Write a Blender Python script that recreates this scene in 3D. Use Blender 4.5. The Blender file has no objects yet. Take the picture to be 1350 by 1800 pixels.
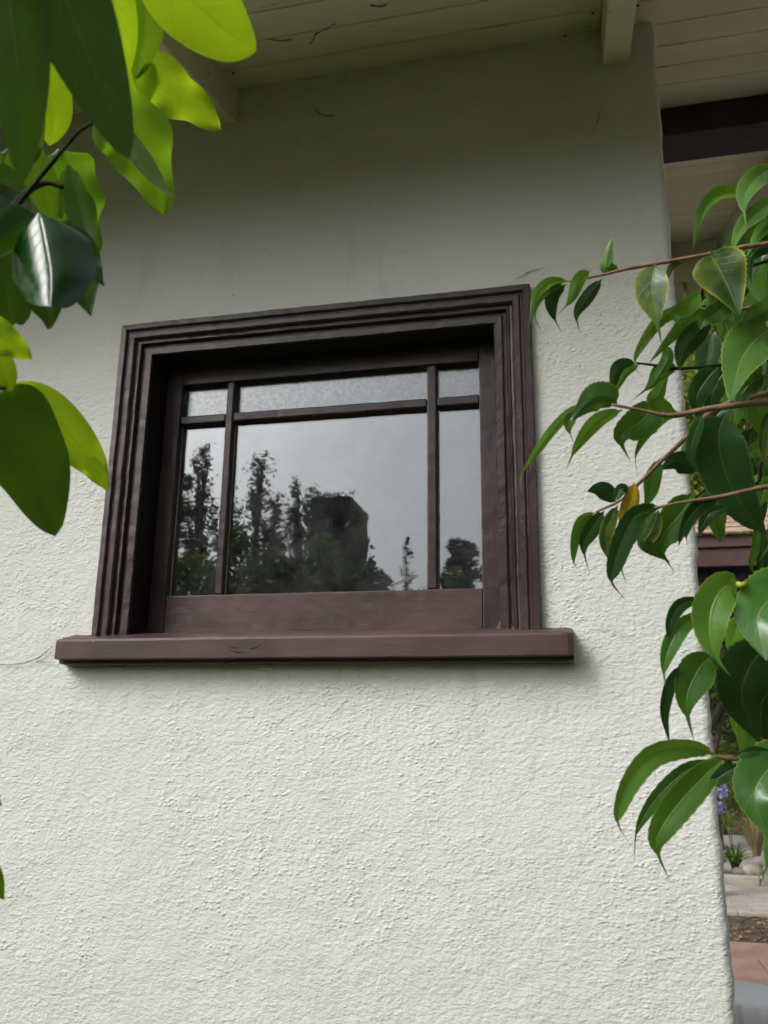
import bpy, bmesh, math, random
import numpy as np
from mathutils import Vector, Matrix, noise

random.seed(7); np.random.seed(7)
S = bpy.context.scene
C = S.collection
R = math.radians

# ------------------------------------------------------------------ camera
ZB = 2.135                                   # height of the window sill line
F_PX, CX, CY = 1493.86, 675.0, 900.0         # the lens in pixels of the 1350x1800 photograph
CAM = Vector((1.1785, -1.9163, ZB - 0.2347))
YAW, PITCH, ROLL = 0.22634, 0.25956, 0.01299
_fw = Vector((-math.sin(YAW)*math.cos(PITCH), math.cos(YAW)*math.cos(PITCH), math.sin(PITCH)))
_r0 = Vector((math.cos(YAW), math.sin(YAW), 0.0))
_u0 = _r0.cross(_fw)
RT = _r0*math.cos(ROLL) + _u0*math.sin(ROLL)
UP = -_r0*math.sin(ROLL) + _u0*math.cos(ROLL)
FW = _fw
cam = bpy.data.cameras.new('camera'); camo = bpy.data.objects.new('camera', cam); C.objects.link(camo)
cam.sensor_fit = 'VERTICAL'; cam.sensor_height = 24.0; cam.lens = F_PX/1800.0*24.0
cam.clip_start = 0.02; cam.clip_end = 500
cam.dof.use_dof = True; cam.dof.focus_distance = 1.12; cam.dof.aperture_fstop = cam.lens/2.0
m = Matrix.Identity(4)
for i in range(3):
    m[i][0] = RT[i]; m[i][1] = UP[i]; m[i][2] = -FW[i]; m[i][3] = CAM[i]
camo.matrix_world = m
S.camera = camo

# ------------------------------------------------------------------ light: bright overcast
SUN_EL, SUN_AZ = R(42), R(-46)               # azimuth from straight behind the camera, to the left
w = bpy.data.worlds.new('World'); S.world = w; w.use_nodes = True
nt = w.node_tree; bg = nt.nodes['Background']
sky = nt.nodes.new('ShaderNodeTexSky'); sky.sky_type = 'NISHITA'; sky.sun_disc = False
sun_dir = Vector((math.sin(SUN_AZ)*math.cos(SUN_EL), -math.cos(SUN_AZ)*math.cos(SUN_EL), math.sin(SUN_EL)))
sky.sun_elevation = SUN_EL; sky.sun_rotation = math.atan2(sun_dir.x, sun_dir.y)
sky.dust_density = 6.0; sky.air_density = 1.0; sky.ozone_density = 1.0
hs = nt.nodes.new('ShaderNodeHueSaturation'); hs.inputs['Saturation'].default_value = 0.30
nt.links.new(sky.outputs[0], hs.inputs['Color']); nt.links.new(hs.outputs[0], bg.inputs[0])
bg.inputs[1].default_value = 0.15
sl = bpy.data.lights.new('sun', 'SUN'); sl.energy = 1.2; sl.angle = R(27); sl.color = (1.0, 1.0, 0.995)
so = bpy.data.objects.new('sun', sl); C.objects.link(so)
so.rotation_euler = (-sun_dir).to_track_quat('-Z', 'Y').to_euler()
S.view_settings.view_transform = 'Standard'; S.view_settings.look = 'None'
S.view_settings.exposure = 0.17; S.view_settings.gamma = 1.0
S.render.resolution_x = 768; S.render.resolution_y = 1024
S.render.engine = 'CYCLES'
S.cycles.max_bounces = 7; S.cycles.diffuse_bounces = 3; S.cycles.glossy_bounces = 3; S.cycles.transparent_max_bounces = 10; S.cycles.transmission_bounces = 3
S.cycles.use_adaptive_sampling = True; S.cycles.adaptive_threshold = 0.035; S.cycles.adaptive_min_samples = 20; S.cycles.use_denoising = True

# ------------------------------------------------------------------ helpers
def ray(px, py):
    return (px-CX)/F_PX*RT + (CY-py)/F_PX*UP + FW
def at(px, py, d):                           # a point d metres in front of the lens
    return CAM + ray(px, py)*d
def at_y(px, py, y):
    d = ray(px, py); return CAM + d*((y-CAM.y)/d.y)
def at_z(px, py, z):
    d = ray(px, py); return CAM + d*((z-CAM.z)/d.z)
def mirrored(px, py, dist, yg=0.112):        # the point in the garden seen in the glass at a pixel
    p = at_y(px, py, yg); d = ray(px, py).normalized(); d = Vector((d.x, -d.y, d.z))
    return p + d*(dist/abs(d.y))

def tag(o, label=None, cat=None, group=None, kind=None):
    if label: o['label'] = label
    if cat: o['category'] = cat
    if group: o['group'] = group
    if kind: o['kind'] = kind
    return o
def empty(name, loc, label=None, cat=None, group=None, kind=None):
    o = bpy.data.objects.new(name, None); C.objects.link(o); o.location = loc; o.empty_display_size = 0.1
    return tag(o, label, cat, group, kind)
def world_loc(o):
    l = Vector((0, 0, 0))
    while o: l += o.location; o = o.parent
    return l
def link(name, me, mat=None, parent=None, loc=None):
    o = bpy.data.objects.new(name, me); C.objects.link(o)
    if mat and not me.materials: me.materials.append(mat)
    base = Vector(loc) if loc is not None else Vector((0, 0, 0))
    if parent:
        o.parent = parent; o.location = base - world_loc(parent)
    else: o.location = base
    return o
def mesh(name, verts, faces, smooth=False):
    me = bpy.data.meshes.new(name); me.from_pydata([tuple(v) for v in verts], [], faces)
    if smooth: me.polygons.foreach_set('use_smooth', [True]*len(me.polygons))
    me.update(); return me
def np_quads(name, V, smooth=False):         # V: (n,4,3) loose quads
    n = len(V); me = bpy.data.meshes.new(name)
    me.vertices.add(n*4); me.vertices.foreach_set('co', np.ascontiguousarray(V, dtype=np.float32).ravel())
    me.loops.add(n*4); me.loops.foreach_set('vertex_index', np.arange(n*4, dtype=np.int32))
    me.polygons.add(n); me.polygons.foreach_set('loop_start', np.arange(0, n*4, 4, dtype=np.int32))
    me.polygons.foreach_set('loop_total', np.full(n, 4, dtype=np.int32))
    me.update(calc_edges=True); return me
def roughen(bm, amp, scale, off=0.0):
    for v in bm.verts:
        q = v.co*scale + Vector((off, off, off))
        v.co += noise.noise_vector(q)*amp
def box_mesh(name, lo, hi, bevel=0.0, amp=0.0, scale=30.0, cell=None, shear=0.0, seg=2):
    """a bevelled bar; shear tilts it along the roof pitch (z += shear*y)"""
    bm = bmesh.new(); bmesh.ops.create_cube(bm, size=1.0)
    lo, hi = Vector(lo), Vector(hi)
    for v in bm.verts:
        v.co = Vector((lo[i] + (v.co[i]+0.5)*(hi[i]-lo[i]) for i in range(3)))
    if bevel: bmesh.ops.bevel(bm, geom=bm.edges[:], offset=bevel, segments=seg, affect='EDGES', profile=0.5)
    if cell:
        for ax in range(3):
            L = hi[ax]-lo[ax]; n = int(L/cell)
            for k in range(1, n):
                c = lo[ax] + L*k/n; pl = [0, 0, 0]; pl[ax] = 1; co = [0, 0, 0]; co[ax] = c
                if L > 3*cell:
                    bmesh.ops.bisect_plane(bm, geom=bm.verts[:]+bm.edges[:]+bm.faces[:], plane_co=co, plane_no=pl)
    if amp: roughen(bm, amp, scale)
    if shear:
        for v in bm.verts: v.co.z += shear*v.co.y
    me = bpy.data.meshes.new(name); bm.to_mesh(me); bm.free()
    return me
def box(name, lo, hi, mat, parent=None, bevel=0.0, **k):
    lo, hi = Vector(lo), Vector(hi); c = (lo+hi)/2
    sh = k.get('shear', 0.0)
    me = box_mesh(name, lo, hi, bevel, **k)
    off = Vector((c.x, c.y, c.z + sh*c.y))
    me.transform(Matrix.Translation(-off))
    return link(name, me, mat, parent, off)
def tube_mesh(name, pts, radii, n=8, jit=0.0):
    pts = [Vector(p) for p in pts]; V = []; Fc = []
    a = None
    for i, p in enumerate(pts):
        t = (pts[min(i+1, len(pts)-1)] - pts[max(i-1, 0)]).normalized()
        if a is None: a = t.orthogonal().normalized()
        a = (a - t*a.dot(t)).normalized(); b = t.cross(a)
        for k in range(n):
            an = 2*math.pi*k/n; rr = radii[i]*(1+random.uniform(-jit, jit))
            V.append(p + (a*math.cos(an) + b*math.sin(an))*rr)
    for i in range(len(pts)-1):
        for k in range(n):
            Fc.append((i*n+k, i*n+(k+1) % n, (i+1)*n+(k+1) % n, (i+1)*n+k))
    Fc.append(tuple(range(n-1, -1, -1))); Fc.append(tuple((len(pts)-1)*n+k for k in range(n)))
    return mesh(name, V, Fc, True)
def spline(pts, n):                          # Catmull-Rom through the points
    P = [Vector(p) for p in pts]; P = [P[0]*2-P[1]] + P + [P[-1]*2-P[-2]]; out = []
    m_ = len(P)-3
    for j in range(n):
        s = j/(n-1)*m_; i = min(int(s), m_-1); t = s-i
        a, b, c, d = P[i:i+4]
        out.append(0.5*((2*b) + (c-a)*t + (2*a-5*b+4*c-d)*t*t + (3*b-a-3*c+d)*t*t*t))
    return out

# ------------------------------------------------------------------ materials
class N:
    def __init__(s, name):
        s.m = bpy.data.materials.new(name); s.m.use_nodes = True; s.t = s.m.node_tree
        s.t.nodes.clear(); s.out = s.add('ShaderNodeOutputMaterial')
    def add(s, ty, **kw):
        n = s.t.nodes.new(ty)
        for k, v in kw.items(): setattr(n, k, v)
        return n
    def set(s, n, **kw):
        for k, v in kw.items():
            k = k.replace('_', ' ')
            if hasattr(v, 'is_linked') or isinstance(v, bpy.types.NodeSocket): s.t.links.new(v, n.inputs[k])
            else: n.inputs[k].default_value = v
        return n
    def link(s, a, b): s.t.links.new(a, b)
    def coord(s, which='Object'): return s.add('ShaderNodeTexCoord').outputs[which]
    def pos(s): return s.add('ShaderNodeNewGeometry').outputs['Position']
    def mapping(s, vec, scale=(1, 1, 1), rot=(0, 0, 0), loc=(0, 0, 0)):
        n = s.add('ShaderNodeMapping'); s.link(vec, n.inputs['Vector'])
        n.inputs['Scale'].default_value = scale; n.inputs['Rotation'].default_value = rot; n.inputs['Location'].default_value = loc
        return n.outputs[0]
    def noise(s, vec, scale, detail=2.0, rough=0.5, dist=0.0):
        n = s.add('ShaderNodeTexNoise'); s.link(vec, n.inputs['Vector'])
        n.inputs['Scale'].default_value = scale; n.inputs['Detail'].default_value = detail
        n.inputs['Roughness'].default_value = rough; n.inputs['Distortion'].default_value = dist
        return n.outputs['Fac']
    def ramp(s, fac, a, b, ca=(0, 0, 0, 1), cb=(1, 1, 1, 1)):
        n = s.add('ShaderNodeMapRange'); n.interpolation_type = 'SMOOTHSTEP'; s.link(fac, n.inputs['Value'])
        n.inputs['From Min'].default_value = a; n.inputs['From Max'].default_value = b
        return n.outputs['Result']
    def math(s, op, a, b=None, c=None):
        n = s.add('ShaderNodeMath', operation=op)
        for i, v in enumerate((a, b, c)):
            if v is None: continue
            if isinstance(v, bpy.types.NodeSocket): s.link(v, n.inputs[i])
            else: n.inputs[i].default_value = v
        return n.outputs[0]
    def mix(s, fac, a, b, mode='MIX'):
        n = s.add('ShaderNodeMix', data_type='RGBA', blend_type=mode)
        for sock, v in ((n.inputs['Factor'], fac), (n.inputs['A'], a), (n.inputs['B'], b)):
            pass
        fi = n.inputs[0]; ai = n.inputs[6]; bi = n.inputs[7]
        for sock, v in ((fi, fac), (ai, a), (bi, b)):
            if isinstance(v, bpy.types.NodeSocket): s.link(v, sock)
            else: sock.default_value = v if not isinstance(v, tuple) or len(v) == 4 else (*v, 1)
        return n.outputs[2]
    def bump(s, h, strength=0.5, dist=0.01, normal=None):
        n = s.add('ShaderNodeBump'); s.link(h, n.inputs['Height'])
        n.inputs['Strength'].default_value = strength; n.inputs['Distance'].default_value = dist
        if normal: s.link(normal, n.inputs['Normal'])
        return n.outputs[0]
    def bsdf(s, col, rough=0.6, spec=0.4, normal=None):
        n = s.add('ShaderNodeBsdfPrincipled')
        for key, v in (('Base Color', col), ('Roughness', rough), ('Specular IOR Level', spec)):
            if isinstance(v, bpy.types.NodeSocket): s.link(v, n.inputs[key])
            else: n.inputs[key].default_value = (*v, 1) if isinstance(v, tuple) and len(v) == 3 else v
        if normal: s.link(normal, n.inputs['Normal'])
        return n.outputs[0]
    def done(s, sh): s.link(sh, s.out.inputs['Surface']); return s.m

def mat_stucco():
    n = N('white_stucco'); p = n.pos()
    patch = n.ramp(n.noise(p, 3.3, 1.0), 0.36, 0.64)
    pz = n.mapping(p, scale=(0.8, 1, 1.2))
    mid = n.noise(pz, 88, 2.5, 0.66)
    vor = n.add('ShaderNodeTexVoronoi'); n.link(pz, vor.inputs['Vector']); vor.inputs['Scale'].default_value = 115
    blob = n.math('SUBTRACT', 1.0, n.ramp(vor.outputs['Distance'], 0.0, 0.62))
    lump = n.noise(pz, 36, 1.0)
    blob = n.math('MULTIPLY', blob, n.ramp(lump, 0.40, 0.64))
    blob = n.math('MULTIPLY', blob, n.math('ADD', n.math('MULTIPLY', patch, 0.8), 0.2))
    h = n.math('ADD', n.math('MULTIPLY', mid, 1.35), n.math('MULTIPLY', lump, 0.3))
    h = n.math('ADD', h, n.math('MULTIPLY', blob, 0.75))
    nrm = n.bump(h, 0.58, 0.0046)
    tone = n.noise(p, 1.4, 2.0, 0.6)
    col = n.mix(n.ramp(tone, 0.3, 0.7), (0.695, 0.709, 0.660), (0.730, 0.745, 0.716))
    stain = n.ramp(n.noise(n.mapping(p, scale=(1.6, 1, 0.5)), 5.5, 3.0, 0.7), 0.52, 0.80)
    col = n.mix(n.math('MULTIPLY', stain, 0.35), col, (0.52, 0.52, 0.42))
    speck = n.ramp(n.noise(p, 75, 1.0), 0.765, 0.80)
    col = n.mix(n.math('MULTIPLY', speck, 0.55), col, (0.16, 0.15, 0.11))
    return n.done(n.bsdf(col, 0.72, 0.25, nrm))
def mat_trim(name, base, rough=0.36, grain=(1, 1, 1), bstr=0.35):
    n = N(name); p = n.pos()
    g = n.noise(n.mapping(p, scale=grain), 60, 4.0, 0.65)
    lump = n.noise(p, 140, 2.0)
    h = n.math('ADD', g, n.math('MULTIPLY', lump, 0.35))
    nrm = n.bump(h, bstr, 0.0022)
    t = n.noise(p, 7, 3.0)
    c2 = tuple(c*1.28 for c in base); c1 = tuple(c*0.85 for c in base)
    col = n.mix(n.ramp(t, 0.3, 0.7), c1, c2)
    chip = n.ramp(n.noise(p, 55, 2.0), 0.76, 0.78)
    col = n.mix(n.math('MULTIPLY', chip, 0.4), col, (0.30, 0.26, 0.24))
    r = n.math('ADD', n.math('MULTIPLY', t, 0.25), rough-0.12)
    return n.done(n.bsdf(col, r, 0.45, nrm))
def mat_board():
    n = N('cream_painted_board'); p = n.pos()
    g = n.noise(n.mapping(p, scale=(0.06, 1, 1)), 90, 3.0, 0.6)
    stain = n.noise(n.mapping(p, scale=(0.5, 1.4, 1)), 3.5, 4.0, 0.65)
    col = n.mix(n.ramp(stain, 0.35, 0.7), (0.80, 0.79, 0.55), (0.70, 0.68, 0.45))
    mark = n.ramp(n.noise(n.mapping(p, scale=(0.4, 1.5, 1)), 16, 3.0, 0.6, 1.5), 0.67, 0.73)
    col = n.mix(n.math('MULTIPLY', mark, 0.5), col, (0.16, 0.13, 0.09))
    return n.done(n.bsdf(col, 0.6, 0.3, n.bump(g, 0.3, 0.003)))
def mat_plain(name, a, b, scale=8, rough=0.7, spec=0.3, bstr=0.3, bscale=60, dist=0.005):
    n = N(name); p = n.pos()
    col = n.mix(n.ramp(n.noise(p, scale, 4.0, 0.6), 0.32, 0.68), a, b)
    return n.done(n.bsdf(col, rough, spec, n.bump(n.noise(p, bscale, 3.0), bstr, dist)))
def mat_glass(name, obscure=False):
    n = N(name); p = n.pos()
    if obscure:
        h = n.math('ADD', n.noise(p, 100, 3.0, 0.75), n.math('MULTIPLY', n.noise(p, 30, 2.0), 0.6))
        nrm = n.bump(h, 0.30, 0.0016); rough = 0.12
    else:
        h = n.math('ADD', n.noise(n.mapping(p, scale=(1.0, 1, 0.55)), 13, 1.5, 0.4), n.math('MULTIPLY', n.noise(p, 46, 1.0), 0.05))
        nrm = n.bump(h, 0.034, 0.006); rough = 0.012
    ge = n.add('ShaderNodeNewGeometry'); dt = n.add('ShaderNodeVectorMath', operation='DOT_PRODUCT')
    n.link(ge.outputs['Incoming'], dt.inputs[0]); n.link(ge.outputs['Normal'], dt.inputs[1])
    cs = n.math('ABSOLUTE', dt.outputs['Value'])
    fres = n.math('ADD', 0.155 if obscure else 0.20, n.math('MULTIPLY', n.math('POWER', n.math('SUBTRACT', 1.0, cs), 5.0), 0.80))
    gl = n.add('ShaderNodeBsdfGlossy'); gl.inputs['Roughness'].default_value = rough
    gl.inputs['Color'].default_value = (0.92, 0.96, 1.0, 1); n.link(nrm, gl.inputs['Normal'])
    tr = n.add('ShaderNodeBsdfTransparent'); tr.inputs['Color'].default_value = (0.86, 0.88, 0.87, 1)
    mx = n.add('ShaderNodeMixShader'); n.link(fres, mx.inputs[0]); n.link(tr.outputs[0], mx.inputs[1]); n.link(gl.outputs[0], mx.inputs[2])
    # a film of dust
    df = n.add('ShaderNodeBsdfDiffuse'); df.inputs['Color'].default_value = (0.38, 0.38, 0.40, 1)
    dust = n.math('MULTIPLY', n.ramp(n.noise(p, 85 if obscure else 9, 3.0, 0.6), 0.25, 0.70), 0.12 if obscure else 0.07)
    m2 = n.add('ShaderNodeMixShader'); n.link(dust, m2.inputs[0]); n.link(mx.outputs[0], m2.inputs[1]); n.link(df.outputs[0], m2.inputs[2])
    return n.done(m2.outputs[0])
def mat_leaf(name, top, under, trans, tfac=0.35, rough=0.28, vein=(0.30, 0.42, 0.06), margin=None, mottle=None, vstr=0.3, spec=0.5, nveins=8.0):
    n = N(name); uv = n.coord('UV')
    sp = n.add('ShaderNodeSeparateXYZ'); n.link(uv, sp.inputs[0]); u, v = sp.outputs[0], sp.outputs[1]
    a = n.math('MULTIPLY', n.math('ABSOLUTE', n.math('SUBTRACT', u, 0.5)), 2.0)
    mid = n.math('SUBTRACT', 1.0, n.ramp(a, 0.0, 0.055))
    ph = n.math('SUBTRACT', n.math('MULTIPLY', v, nveins), n.math('MULTIPLY', n.math('POWER', a, 0.8), 1.7))
    wv = n.math('ABSOLUTE', n.math('SUBTRACT', n.math('FRACT', ph), 0.5))
    lat = n.math('SUBTRACT', 1.0, n.ramp(wv, 0.0, 0.07))
    lat = n.math('MULTIPLY', lat, n.math('SUBTRACT', 1.0, n.ramp(a, 0.6, 0.95)))
    oi = n.add('ShaderNodeObjectInfo').outputs['Random']
    p = n.pos(); tone = n.noise(p, 28, 3.0, 0.6)
    geo = n.add('ShaderNodeNewGeometry')
    k = n.math('ADD', 0.72, n.math('ADD', n.math('MULTIPLY', oi, 0.45), n.math('MULTIPLY', n.math('SUBTRACT', tone, 0.5), 0.6)))
    kk = n.add('ShaderNodeCombineColor'); [n.link(k, kk.inputs[i]) for i in range(3)]
    col = n.mix(geo.outputs['Backfacing'], top, under)
    col = n.mix(1.0, col, kk.outputs[0], 'MULTIPLY')
    tc = n.mix(1.0, trans, kk.outputs[0], 'MULTIPLY')
    if mottle:
        mk = n.ramp(n.noise(p, 62, 3.0, 0.6), 0.44, 0.62); edge = n.ramp(a, 0.45, 1.0)
        mk = n.math('MINIMUM', n.math('ADD', n.math('MULTIPLY', mk, 0.40), n.math('MULTIPLY', n.math('POWER', edge, 2.0), 0.6)), 1.0)
        col = n.mix(mk, col, mottle); tc = n.mix(mk, tc, mottle)
    spot = n.ramp(n.noise(p, 170, 1.0), 0.74, 0.78)
    col = n.mix(n.math('MULTIPLY', spot, 0.5), col, (0.10, 0.07, 0.025))
    col = n.mix(n.math('MULTIPLY', lat, vstr), col, vein)
    tc = n.mix(n.math('MULTIPLY', lat, vstr*0.8), tc, tuple(c*0.55 for c in trans))
    col = n.mix(n.math('MULTIPLY', mid, 0.6), col, vein)
    tc = n.mix(n.math('MULTIPLY', mid, 0.5), tc, tuple(c*0.6 for c in trans))
    if margin:
        mg = n.ramp(a, 0.91, 0.985); col = n.mix(n.math('MULTIPLY', mg, 0.8), col, margin); tc = n.mix(n.math('MULTIPLY', mg, 0.6), tc, margin)
    h = n.math('ADD', n.math('MULTIPLY', n.math('ADD', n.math('MULTIPLY', lat, 0.22), n.math('MULTIPLY', mid, 1.2)), -0.5), n.math('MULTIPLY', n.noise(p, 45, 2.0), 1.6))
    nrm = n.bump(h, 0.45, 0.0012)
    pr = n.bsdf(col, n.math('ADD', rough, n.math('MULTIPLY', geo.outputs['Backfacing'], 0.25)), spec, nrm)
    tl = n.add('ShaderNodeBsdfTranslucent'); n.link(tc, tl.inputs['Color'])
    mx = n.add('ShaderNodeMixShader'); mx.inputs[0].default_value = tfac; n.link(pr, mx.inputs[1]); n.link(tl.outputs[0], mx.inputs[2])
    return n.done(mx.outputs[0])
def mat_foliage(name, a, b, trans, tfac=0.3):
    n = N(name); p = n.pos()
    col = n.mix(n.ramp(n.noise(p, 2.2, 1.0, 0.6), 0.3, 0.7), a, b)
    pr = n.bsdf(col, 0.5, 0.3)
    tl = n.add('ShaderNodeBsdfTranslucent'); tl.inputs['Color'].default_value = (*trans, 1)
    mx = n.add('ShaderNodeMixShader'); mx.inputs[0].default_value = tfac; n.link(pr, mx.inputs[1]); n.link(tl.outputs[0], mx.inputs[2])
    return n.done(mx.outputs[0])

M = {}
M['stucco'] = mat_stucco()
M['trim_h'] = mat_trim('shaded_brown_trim', (0.044, 0.026, 0.027), grain=(0.06, 1, 1))  # shade under the eave is put into this brown, darker than the sill
M['trim_v'] = mat_trim('shaded_brown_trim_upright', (0.044, 0.026, 0.027), grain=(1, 1, 0.06))  # same brown with the shade in its colour, grain upright
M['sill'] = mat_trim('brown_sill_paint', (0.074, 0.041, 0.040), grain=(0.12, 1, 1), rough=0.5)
M['beam'] = mat_plain('dark_brown_beam_paint', (0.035, 0.027, 0.030), (0.05, 0.038, 0.04), rough=0.5)
M['board'] = mat_board()
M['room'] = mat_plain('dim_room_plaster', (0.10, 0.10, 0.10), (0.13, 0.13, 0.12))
M['glass'] = mat_glass('old_wavy_glass'); M['obscure'] = mat_glass('obscure_glass', True)
M['putty'] = mat_plain('pale_putty', (0.45, 0.44, 0.38), (0.3, 0.29, 0.24), 40)
M['roofing'] = mat_plain('roofing', (0.10, 0.09, 0.085), (0.07, 0.065, 0.06))
M['soil'] = mat_plain('garden_soil', (0.085, 0.066, 0.046), (0.13, 0.105, 0.08), 5, 0.9, 0.1, 0.8, 40, 0.02)
M['drive'] = mat_plain('grey_drive', (0.19, 0.18, 0.165), (0.24, 0.225, 0.205), 3, 0.85, 0.2, 0.4, 120)
M['path'] = mat_plain('red_concrete', (0.37, 0.225, 0.18), (0.44, 0.285, 0.235), 4, 0.8, 0.2, 0.3, 90)
M['paver'] = mat_plain('grey_beige_paver', (0.33, 0.30, 0.27), (0.42, 0.385, 0.345), 3, 0.85, 0.2, 0.4, 90)
M['kerb'] = mat_plain('stone_kerb', (0.36, 0.33, 0.28), (0.46, 0.42, 0.36), 6, 0.85, 0.2, 0.4, 70)
M['rock'] = mat_plain('tan_rock', (0.30, 0.25, 0.19), (0.42, 0.37, 0.30), 6, 0.85, 0.2, 0.6, 20, 0.03)
M['rockgrey'] = mat_plain('grey_rock', (0.20, 0.195, 0.19), (0.33, 0.32, 0.31), 6, 0.85, 0.2, 0.6, 20, 0.03)
M['litter'] = mat_plain('dry_leaf_litter', (0.26, 0.16, 0.09), (0.40, 0.28, 0.17), 30)
M['gravel'] = mat_plain('grey_gravel', (0.30, 0.28, 0.26), (0.42, 0.40, 0.37), 60, 0.9, 0.1, 0.7, 60, 0.01)
M['bark'] = mat_plain('bark', (0.09, 0.07, 0.055), (0.16, 0.13, 0.105), 12, 0.85, 0.2, 0.8, 30, 0.02)
M['twig'] = mat_plain('brown_twig', (0.17, 0.10, 0.06), (0.28, 0.18, 0.11), 90, 0.6, 0.3, 0.5, 300, 0.002)
M['twigdark'] = mat_plain('dark_twig', (0.014, 0.017, 0.007), (0.024, 0.027, 0.011), 60, 0.8, 0.15, 0.4, 200, 0.002)
M['shingle'] = mat_plain('weathered_shingle', (0.30, 0.21, 0.15), (0.42, 0.31, 0.23), 9, 0.85, 0.2, 0.4, 80)
M['brownwood'] = mat_plain('brown_fascia', (0.085, 0.05, 0.048), (0.11, 0.068, 0.062), 6, 0.55)
M['cover'] = mat_plain('white_plastic_cover', (0.87, 0.88, 0.87), (0.90, 0.90, 0.89), 5, 0.4, 0.5, 0.15, 50)
M['housebrown'] = mat_plain('brown_shingle_siding', (0.055, 0.042, 0.035), (0.085, 0.063, 0.05), 4, 0.85)
M['carwhite'] = mat_plain('white_car_paint', (0.78, 0.78, 0.78), (0.8, 0.8, 0.8), 2, 0.2, 0.6, 0.0)
M['black'] = mat_plain('black_rubber', (0.02, 0.02, 0.02), (0.03, 0.03, 0.03), 9, 0.7)
M['carglass'] = mat_plain('dark_car_glass', (0.02, 0.025, 0.03), (0.03, 0.035, 0.04), 3, 0.05, 0.7, 0.0)
M['chrome'] = mat_plain('bright_rim', (0.5, 0.5, 0.5), (0.6, 0.6, 0.6), 3, 0.3, 0.7, 0.0)

# ------------------------------------------------------------------ the ground
g = empty_mesh = None
def sheet(name, x0, x1, y0, y1, z, mat, kind='structure', nx=1, ny=1, amp=0.0, sc=1.0):
    V = []; Fc = []
    for j in range(ny+1):
        for i in range(nx+1):
            x = x0+(x1-x0)*i/nx; y = y0+(y1-y0)*j/ny
            V.append((x, y, z + (amp*noise.noise(Vector((x*sc, y*sc, 3.3))) if amp else 0)))
    for j in range(ny):
        for i in range(nx):
            a = j*(nx+1)+i; Fc.append((a, a+1, a+nx+2, a+nx+1))
    return tag(link(name, mesh(name, V, Fc, True), mat), kind=kind)
sheet('ground', -200, 200, -200, 200, 0.0, M['soil'])
sheet('driveway', 1.6, 6.5, -1.0, 5.2, 0.004, M['drive'])
pt = sheet('path', -2, 12, 5.2, 7.62, 0.012, M['path'])
pave = sheet('pavement', -2, 12, 9.3, 11.2, 0.02, M['soil'])
for k in range(9):
    box('slab', (-1.9+k*1.5+0.006, 5.22, 0.012), (-1.9+(k+1)*1.5-0.006, 6.92, 0.045), M['path'], pt, 0.006, seg=1)
    box('slab', (-2.5+k*1.5+0.006, 6.932, 0.012), (-2.5+(k+1)*1.5-0.006, 7.60, 0.043), M['path'], pt, 0.006, seg=1)
# pavers laid in rows, each its own stone, as far as they can be told apart
pm = box_mesh('paver', (-0.148, -0.073, -0.03), (0.148, 0.073, 0.03), 0.006, seg=1); pm.materials.append(M['paver'])
for r in range(12):
    for k in range(14):
        x = 1.6 + k*0.306 + (0.153 if r % 2 else 0); y = 9.40 + r*0.155
        o = link('paver', pm, None, pave, (x, y, 0.012 + random.uniform(-0.002, 0.003)))
        o.rotation_euler = (0, 0, random.uniform(-0.012, 0.012))
kb = empty('stone_kerb', (3, 11.3, 0), 'pale stone kerb between the grey pavers and the planting bed', 'kerb')
for k in range(14):
    box('kerb_stone', (-1.2+k*0.66, 11.22, 0.0), (-1.2+k*0.66+0.645, 11.36, 0.15+random.uniform(-.006, .006)), M['kerb'], kb, 0.012, amp=0.006, scale=9, cell=0.12)
ke = empty('edging_strip', (3, 9.2, 0), 'narrow grey edging between the pavers and the bare soil', 'edging')
for k in range(12):
    box('edging_stone', (-1.2+k*0.8, 9.17, 0.0), (-1.2+k*0.8+0.79, 9.27, 0.045), M['kerb'], ke, 0.008)
# planting bed, slightly raised, with gravel
sheet('planting_bed', -6, 14, 11.36, 17, 0.13, M['gravel'], nx=60, ny=20, amp=0.06, sc=2.0)
# dry leaves on the soil strip
def litter(name, x0, x1, y0, y1, z, n, size, mat, label, cat):
    c = np.column_stack([np.random.uniform(x0, x1, n), np.random.uniform(y0, y1, n), np.full(n, z)+np.random.uniform(0.002, 0.02, n)])
    V = leaf_quads(c, size, flat=0.75)
    o = link(name, np_quads(name, V), mat); return tag(o, label, cat, kind='stuff')
def leaf_quads(c, size, flat=0.0, aspect=0.55, droop=None):
    n = len(c); a = np.random.normal(size=(n, 3)); a[:, 2] *= (1-flat)
    if droop is not None: a = a*0.8 + droop
    a /= np.linalg.norm(a, axis=1)[:, None]
    b = np.random.normal(size=(n, 3)); b[:, 2] *= (1-flat); b -= a*(a*b).sum(1)[:, None]; b /= np.linalg.norm(b, axis=1)[:, None]
    s = size*np.random.uniform(0.6, 1.25, n)[:, None]
    nrm = np.cross(a, b)
    t0 = c - a*s*0.5; t1 = c + a*s*0.5; l = c + b*s*aspect*0.5 + nrm*s*0.08; r_ = c - b*s*aspect*0.5 + nrm*s*0.08
    return np.stack([t0, l, t1, r_], axis=1)
litter('leaf_litter', 0, 8, 7.65, 9.15, 0.005, 1500, 0.07, M['litter'], 'dry brown fallen leaves scattered on bare soil by the path', 'leaf litter')

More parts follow.
